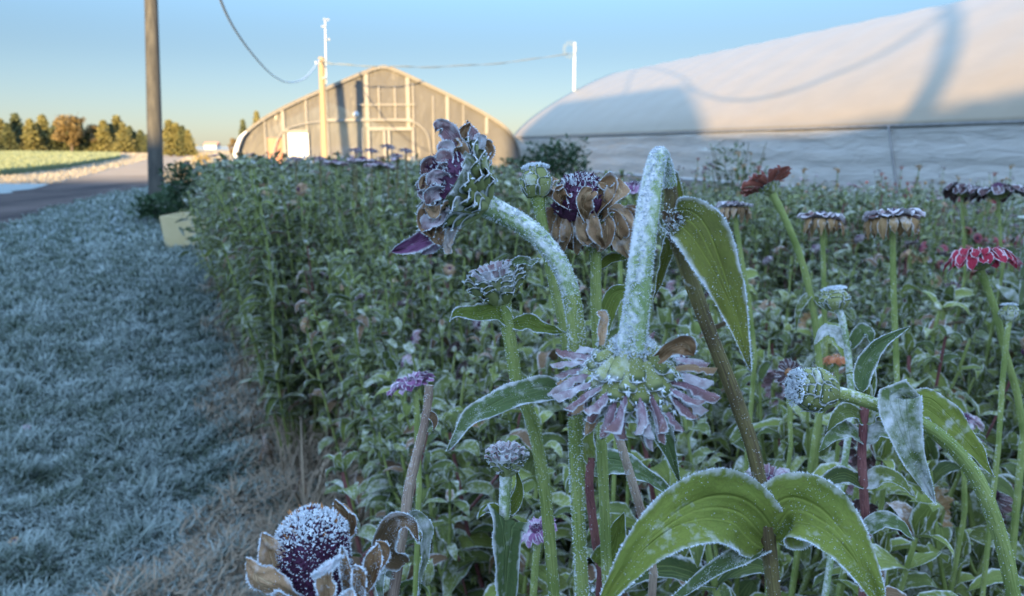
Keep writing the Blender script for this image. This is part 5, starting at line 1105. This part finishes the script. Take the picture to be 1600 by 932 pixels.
# --- 8 small frosted head over a hanging leaf
th, gp, c = hero('small zinnia head thick with frost above a single broad hanging leaf', [(791, 742, .33), (790, 765, .33), (788, 810, .33), (788, 860, .335), (790, 950, .34)], [.0027, .0025, .0025, .0024, .0024], 'stem_frosty', 1100, .0005)
C0 = P(792, 744, .33); ax = nrm(UPV-RT*.03+TOCAM*.1); mb = MB(); Rr = .0078
a1, a2 = calyx(mb, C0, ax, Rr, .0085, 3, 9, 0, 1, rime=6, rmat=2, spread=.12, nu=7, nv=5); fh_ = mb.build('flower_head', [M['bract'], M['bract'], M['rime']], th, gp)
for q in range(30):
    t_ = q*2.4; rd = a1*math.cos(t_)+a2*math.sin(t_); f = (q/30)**.5; b0 = C0+ax*(.0115-.0045*f*f)+rd*Rr*f*.95; mb = MB()
    V, Nn, B = leaf(mb, [b0, b0+ax*.0016+rd*.0008, b0+ax*.0025+rd*.0018, b0+ax*.002+rd*.003], .0018, -rd+ax*.6, cup=.5, rip=.1, nu=6, nv=4, mat=0, prof=prof_petal); leaf_frost(mb, V, Nn, B, 30, 40, .0005, 1); mb.build('petal', [M['petal_white'], M['rime']], fh_, gp)
hleaf(th, gp, [(789, 812, .330), (790, 822, .322), (790, 870, .320), (789, 955, .322)], 37, nrm(TOCAM), 'leaf_frosty', 420, 1000, .0007, cup=-.15, prof=lambda u: np.clip(1.02-.55*np.clip((u-.1)/.9, 0, 1)**1.6, 0, 1)*np.clip(u*14+.2, 0, 1)**.5, rip=.03, label='broad blunt leaf hanging straight down')
hleaf(th, gp, [(788, 805, .332), (802, 790, .334), (812, 765, .336), (806, 730, .338)], 12, nrm(TOCAM+RT*-.3), 'leaf_hero', 160, 80, .0006, cup=.4)
hleaf(th, gp, [(786, 806, .33), (770, 795, .328), (756, 798, .327), (745, 812, .327)], 9, nrm(TOCAM+A3(0, 0, .8)), 'leaf_hero', 160, 80, .0006, cup=.4)

# --- 9 bud held sideways at the right
th, gp, c = hero('zinnia with fat scaly bud held out sideways on an arching yellow green stem', [(1300, 614, .335), (1330, 620, .333), (1375, 635, .33), (1410, 648, .328), (1455, 672, .326), (1502, 714, .325), (1535, 765, .325), (1555, 815, .326), (1572, 870, .328), (1588, 950, .33)], [.0032, .0028, .0028, .0030, .0029, .0030, .0031, .0031, .0030, .0030], 'stem', 1600, .0005)
bud(th, gp, P(1302, 614, .335), nrm(P(1238, 604, .333)-P(1302, 614, .335)), .0094, .0190, 5, 10, 420, close=.80)
hleaf(th, gp, [(1408, 640, .326), (1402, 622, .318), (1410, 665, .314), (1430, 725, .313), (1462, 788, .314)], 33, nrm(TOCAM+RT*-.25), 'leaf_frosty', 520, 1000, .0007, cup=.1, fold=.25, rip=.12, waves=2.5, label='frosted leaf folded down from the node')
hleaf(th, gp, [(1420, 640, .330), (1450, 632, .332), (1490, 665, .333), (1525, 705, .335), (1553, 746, .337)], 27, nrm(TOCAM+A3(0, 0, .4)), 'leaf_hero', 480, 160, .0006, cup=.15)
hleaf(th, gp, [(1345, 612, .345), (1350, 575, .35), (1375, 538, .352), (1422, 510, .354)], 17, nrm(TOCAM+RT*-.4), 'leaf_frosty', 320, 420, .0006, cup=.5)

# --- stems and single leaves between the big ones
def plainstem(label, stem, rad, mat, frost=400): return hero(label, stem, rad, mat, frost, .0006, cat='stem')
th, gp, c = plainstem('thin bare tan stem slanting behind the hanging purple head', [(962, 662, .40), (975, 710, .40), (990, 760, .402), (1010, 832, .405), (1022, 900, .41)], [.0024, .0023, .0023, .0023, .0023], 'stem_dry', 500)
th, gp, c = plainstem('dark red stem with pale buds just right of the bent zinnia', [(924, 715, .42), (921, 760, .42), (929, 830, .422), (940, 900, .43)], [.0022, .0024, .0024, .0024], 'stem_red', 60)
hleaf(th, gp, [(925, 725, .42), (918, 700, .418), (920, 685, .417), (928, 666, .416)], 15, None, 'leaf_light', 120, 10, .0006, cup=.5)
hleaf(th, gp, [(926, 740, .424), (960, 725, .43), (1010, 745, .44), (1065, 785, .45)], 26, nrm(TOCAM*.6+A3(0, 0, .8)), 'leaf_frosty', 200, 200, .0006, cup=.3)
hleaf(th, gp, [(932, 880, .42), (955, 860, .41), (965, 830, .405), (975, 800, .40)], 22, nrm(TOCAM+RT*-.2), 'leaf_hero', 200, 60, .0006, cup=.2)
th, gp, c = plainstem('upright dark red stem with leaf pairs left of the sideways bud stem', [(1352, 628, .50), (1347, 700, .50), (1349, 760, .50), (1355, 840, .51)], [.0028, .0028, .0028, .0028], 'stem_red', 40)
mb = MB(); rosette(mb, P(1352, 630, .50), UPV, .028, 0, 8, W=.3, nu=10, nv=6); mb.build('leaf', M['leaf_light'], th, gp)
for q, (y_, L_) in enumerate(((660, 50), (690, 60), (760, 70), (830, 70))):
    for sg in (-1, 1): hleaf(th, gp, [(1349, y_, .5), (1349+sg*L_*.4, y_-16, .495), (1349+sg*L_*.8, y_-8, .49), (1349+sg*L_*1.15, y_+16, .487)], 17, nrm(TOCAM*.7+A3(0, 0, .8)), 'leaf_frosty' if q % 2 else 'leaf', 120, 60, .0006, cup=.3, nu=14, nv=8)

# --- other blooms a little further off
def bloom(label, hx, hy, d, axv, Rpx, pm, stem, rad=.0026, npet=24, layers=2, droop=.25, lift=.1, rime=16, smat='stem', cone=None, pw=.2, gaps=0, calyx_r=.34, jit=.12, cup=.3, leaves=(), skirt=None):
    th, gp, c = hero(label, [(hx, hy, d)]+stem, [rad*.98]+[rad*.84]*len(stem), smat, 260, .0006)
    flower_head(th, gp, P(hx, hy, d), np.asarray(axv, float), Rpx/FPX*d, M[pm], npet, layers, droop, lift, .35, pw, None, calyx_r, cone, .25, rime, jit, 8, 4, cup, gaps)
    if skirt:
        hd_ = [ch for ch in th.children if ch.name.startswith('flower_head')][0]; c0 = P(hx, hy, d); R_ = Rpx/FPX*d; ax = nrm(np.asarray(axv, float)); a1 = nrm(np.cross(ax, A3(.3, .2, .1))); a2 = np.cross(ax, a1)
        for q in range(14):
            t_ = q*.449; rd = a1*math.cos(t_)+a2*math.sin(t_); l = R_*random.uniform(.7, 1.1); b0 = c0+ax*R_*.22+rd*R_*.25; mb = MB()
            leaf(mb, [b0, b0+rd*l*.45, b0+rd*l*.62-ax*l*.25, b0+rd*l*.6*random.uniform(.8, 1.1)-ax*l*random.uniform(.5, .8)], R_*.2, rd, cup=.5, rip=.2, nu=10, nv=6, prof=prof_wilt, crumple=.15, twist=random.uniform(-.5, .5)); mb.build('petal', M[skirt], hd_, gp)
    for (pts, w_, mt) in leaves: hleaf(th, gp, pts, w_, nrm(TOCAM*.7+A3(0, 0, .7)), mt, 110, 50, .0007, cup=.3, nu=14, nv=8)
    return th
U3 = UPV
bloom('coral zinnia with separate pointed petals on a curving green stem', 1207, 303, .76, U3*.9+RT*-.35+TOCAM*-.25, 46, 'petal_coral', [(1228, 345, .76), (1250, 400, .765), (1266, 460, .77), (1276, 520, .775), (1284, 620, .78)], .0040, 30, 2, -.16, .25, 6, pw=.20, cup=.8,
      leaves=(([(1266, 460, .77), (1256, 470, .765), (1246, 490, .76), (1244, 520, .76)], 7, 'leaf'), ([(1268, 462, .77), (1290, 480, .765), (1315, 490, .76), (1335, 505, .76)], 8, 'leaf')))
bloom('deep red zinnia rimmed with frost at the right edge', 1532, 422, .68, U3+RT*-.05, 56, 'petal_red', [(1543, 450, .68), (1558, 495, .68), (1572, 555, .685), (1588, 610, .69), (1600, 680, .695)], .0036, 60, 4, .34, .22, 18, pw=.15)
bloom('wide frost covered zinnia with tan drooping petals on a straight stem, centre right', 1394, 352, .72, U3, 45, 'petal_white', [(1395, 380, .72), (1396, 430, .722), (1398, 500, .725), (1402, 600, .73)], .0032, 34, 2, .12, .18, 26, cup=.5, skirt='petal_tan')
for q in range(8): pass
bloom('frost covered faded zinnia just right of the coral one', 1284, 352, .85, U3+RT*.1, 36, 'petal_white', [(1285, 375, .85), (1287, 420, .855), (1288, 480, .86), (1290, 560, .87)], .0032, 28, 2, .12, .18, 22, cup=.5, skirt='petal_tan')
bloom('small frosted brown zinnia just left of the coral one', 1147, 332, .80, U3, 30, 'petal_white', [(1150, 350, .80), (1158, 400, .805), (1170, 470, .81), (1180, 560, .82)], .0030, 26, 2, .12, .18, 20, cup=.5, skirt='petal_brown')
bloom('flat pink zinnia tilted to the right beside the snapped stem tip', 648, 612, .66, U3+RT*-.35+TOCAM*.15, 42, 'petal_mauve', [(651, 640, .66), (652, 680, .665), (655, 760, .67)], .0030, 36, 3, .12, .2, 24)
bloom('dusty pink dried zinnia low in the middle right', 1200, 765, .62, U3+TOCAM*.4, 46, 'petal_dusty', [(1200, 800, .63), (1200, 900, .64)], .0030, 34, 3, .3, .35, 30)
bloom('purple zinnia low between two green stems', 842, 836, .56, U3+TOCAM*.4+RT*-.3, 34, 'petal_mauve', [(838, 870, .56), (832, 950, .57)], .0032, 26, 2, .2, .2, 16)
bloom('dark dried zinnia head hanging over tan petals', 1228, 580, .78, -U3*.2+RT*.2+TOCAM, 24, 'petal_dark', [(1232, 600, .80), (1236, 700, .81)], .0028, 26, 2, .2, .1, 12, cone=M['cone_tan'])
bloom('small orange brown zinnia above the sideways bud', 1306, 566, .85, U3, 23, 'petal_orange', [(1308, 600, .85), (1312, 680, .86)], .0028, 20, 2, .6, .1, 10, cone=M['cone_tan'])
bloom('faded mauve zinnia low behind the arching stem', 1505, 662, .75, U3+TOCAM*.3, 30, 'petal_dusty', [(1505, 690, .75), (1508, 800, .76)], .0028, 26, 2, .4, .1, 18)
bloom('pink zinnia half hidden between the brown flower and the hook', 990, 304, .95, U3+TOCAM*.3, 36, 'petal_mauve', [(991, 330, .95), (993, 420, .96)], .003, 26, 2, .3, .2, 14)
bloom('faded brown zinnia right behind the withered brown one', 968, 372, .80, U3+TOCAM*.2, 34, 'petal_dusty', [(969, 400, .80), (970, 500, .82)], .003, 26, 2, .6, .1, 18)
bloom('dark maroon shaggy zinnia, left of two by the right edge', 1503, 308, 1.5, U3+RT*.2, 34, 'petal_dark', [(1504, 330, 1.5), (1508, 430, 1.52)], .0035, 30, 2, .5, .3, 0)
bloom('wide dark maroon zinnia nearest the right edge', 1560, 312, 1.45, U3, 46, 'petal_dark', [(1561, 335, 1.45), (1566, 430, 1.47)], .0035, 30, 2, .3, .1, 0)
for lb, hx, hy, d, r_ in (('leftmost of three violet frosted blooms in front of the far greenhouse', 524, 262, 2.7, 22), ('middle of three violet frosted blooms in front of the far greenhouse', 566, 260, 2.6, 26), ('rightmost of three violet frosted blooms in front of the far greenhouse', 592, 267, 2.5, 26)):
    bloom(lb, hx, hy, d, U3+TOCAM*.08, r_, 'petal_dusty', [(hx+1, hy+20, d), (hx+3, hy+90, d+.02)], .0022, 28, 2, .15, .1, 0)
# dark dried heads on thin stalks, against the far greenhouse
first = None
for hx, hy, d in ((556, 238, 2.9), (580, 238, 3.0), (606, 232, 2.8), (552, 252, 3.1), (500, 250, 3.2), (620, 246, 3.0), (462, 250, 3.3), (634, 238, 2.9)):
    p = P(hx, hy, d)
    if first is None:
        th, gp, c = hero('dark dried seed head on thin stalk silhouetted against the far greenhouse', [(hx, hy, d), (hx+1, hy+30, d), (hx, hy+100, d)], [.003, .003, .003], 'stem_brown', 0, group='dark seed heads before the far greenhouse', cat='seed head')
        flower_head(th, gp, p, A3(.1, -.1, 1), .030, M['petal_dark'], 14, 1, .5, .2, .3, .2, separate=False); first = (th, p)
    else:
        o = copy_tree(first[0]); o.location = A3(*first[0].location)+(p-first[1]); o.rotation_euler = (0, 0, 0)
        for_z = o.location[2]; o.location[2] = 0; k = p[2]/first[1][2]; o.scale = (k, k, k); o.location[0] = p[0]-(first[1][0]-first[0].location[0])*k; o.location[1] = p[1]-(first[1][1]-first[0].location[1])*k
# buds further right
th, gp, c = hero('pale frosted round bud on bluish stem below the frosted faded zinnia', [(1308, 482, .60), (1316, 500, .60), (1326, 560, .605), (1332, 640, .61)], [.0030, .0026, .0026, .0026], 'stem_frosty', 500, .0007)
bud(th, gp, P(1307, 484, .60), nrm(UPV-RT*.15), .0108, .0175, 4, 9, 420)
hleaf(th, gp, [(1325, 545, .603), (1300, 520, .60), (1285, 520, .598), (1272, 540, .597)], 13, nrm(TOCAM+A3(0, 0, .6)), 'leaf_frosty', 120, 80, .0007, cup=.4, rip=.2)
hleaf(th, gp, [(1326, 545, .603), (1345, 518, .60), (1358, 522, .598), (1362, 545, .597)], 12, nrm(TOCAM+A3(0, 0, .6)), 'leaf_frosty', 120, 80, .0007, cup=.4, rip=.2)
th, gp, c = hero('small round brownish bud at the far right next to the red zinnia stem', [(1577, 500, .66), (1573, 530, .66), (1566, 600, .665), (1560, 700, .67)], [.0024, .0022, .0022, .0022], 'stem', 200, .0007)
bud(th, gp, P(1577, 502, .66), nrm(UPV), .0075, .0150, 4, 8, 200)
# fallen bits on the lawn
for lb, px, py, mt in (('small rusty fallen bloom lying in the frosted lawn at the lower left', 25, 862, 'petal_brown'), ('small white frosted clover tuft alone in the left lawn', 43, 680, 'petal_white')):
    p = G(px, py); th = thing('fallen_flower', p, lb, 'fallen flower'); flower_head(th, p, p+A3(0, 0, .03), A3(.2, -.3, 1), .018, M[mt], 12, 2, .6, .3, .3, .25, separate=False)
for lb, px, py, h in (('small withered brown stalk standing in the straw at the bed edge', 425, 735, .16), ('second withered stalk, darker and closer to the plants', 485, 790, .13)):
    p = G(px, py); th = thing('withered_stalk', p, lb, 'withered stalk'); mb = MB(); tube(mb, [p, p+A3(-.01, 0, h*.6), p+A3(-.03, 0, h)], [.004, .003], 6, 8); mb.build('stem', M['stem_dry'], th, p); mb = MB()
    for q in range(7): 
        b = p+A3(-.02, 0, h*(.4+.08*q)); d = nrm(A3(random.uniform(-1, 1), random.uniform(-1, 1), -.3)); leaf(mb, [b, b+d*.02, b+d*.03-A3(0, 0, .02), b+d*.03-A3(0, 0, .045)], .009, A3(0, -1, .3), cup=.6, rip=.2, nu=8, nv=4)
    mb.build('foliage', M['leaf_dead'], th, p)

# tall thin sprigs over the right bed, seen against the hoop house
sp = []
for mt in ('petal_coral', 'petal_dark', 'petal_tan'):
    t_ = thing('flower_sprig', (0, 0, 0), 'x', 'sprig'); st = MB(); c, _, _, _ = tube(st, [(0, 0, 0), (.01, 0, .5), (-.01, .01, 1.0)], [.004, .0018], 4, 14, cap=False)
    for k in (9, 10, 11):
        d = A3(random.uniform(-1, 1), random.uniform(-1, 1), 0); tube(st, [c[k], c[k]+d*.03+A3(0, 0, .06), c[k]+d*.05+A3(0, 0, .13)], [.0016, .0012], 4, 5, cap=False)
        f = MB(); lathe(f, c[k]+d*.05+A3(0, 0, .13), A3(0, 0, 1), [(0, .003), (.008, .010), (.014, .008), (.018, .001)], 7, 0); f.build('bud', M[mt], t_)
    st.build('stem', M['stem'], t_); fo = MB(); scatter_leaves(fo, c, .45, .05, .045, 0, W=.16, nu=5, nv=2); fo.build('foliage', [M['leaf_far'], M['leaf_far'], M['leaf_dead']], t_)
    f = MB(); ax = A3(.1, -.2, 1)
    for e in range(12): rd = A3(math.cos(e*.52), math.sin(e*.52), 0); leaf(f, petal_path(c[-1]+rd*.004, rd, ax, .018, .3, random.uniform(.1, .8), .3), .005, ax, cup=.3, nu=4, nv=2, prof=prof_petal)
    lathe(f, c[-1]-A3(0, 0, .006), A3(0, 0, 1), [(0, .002), (.006, .007), (.012, .006), (.015, .001)], 8, 0); f.build('flower_head', M[mt], t_); sp.append([t_, False])
for q in range(30):
    hx = random.choice([random.uniform(1085, 1205), random.uniform(1340, 1460), random.uniform(1210, 1600), random.uniform(1040, 1600)]); hy = random.uniform(238, 275) if hx < 1210 else random.uniform(258, 290); d = random.uniform(4.2, 8.0)
    p = P(hx, hy, d); e = sp[q % 3]; o = e[0] if not e[1] else copy_tree(e[0]); e[1] = True
    o.location = (p[0], p[1], 0); o.scale = (1.0, 1.0, p[2]); o.rotation_euler = (random.uniform(-.03, .03), random.uniform(-.03, .03), random.uniform(0, 6)); o['label'] = 'tall thin sprig with tiny blooms rising against the hoop house side'; o['group'] = 'thin sprigs above the right bed'
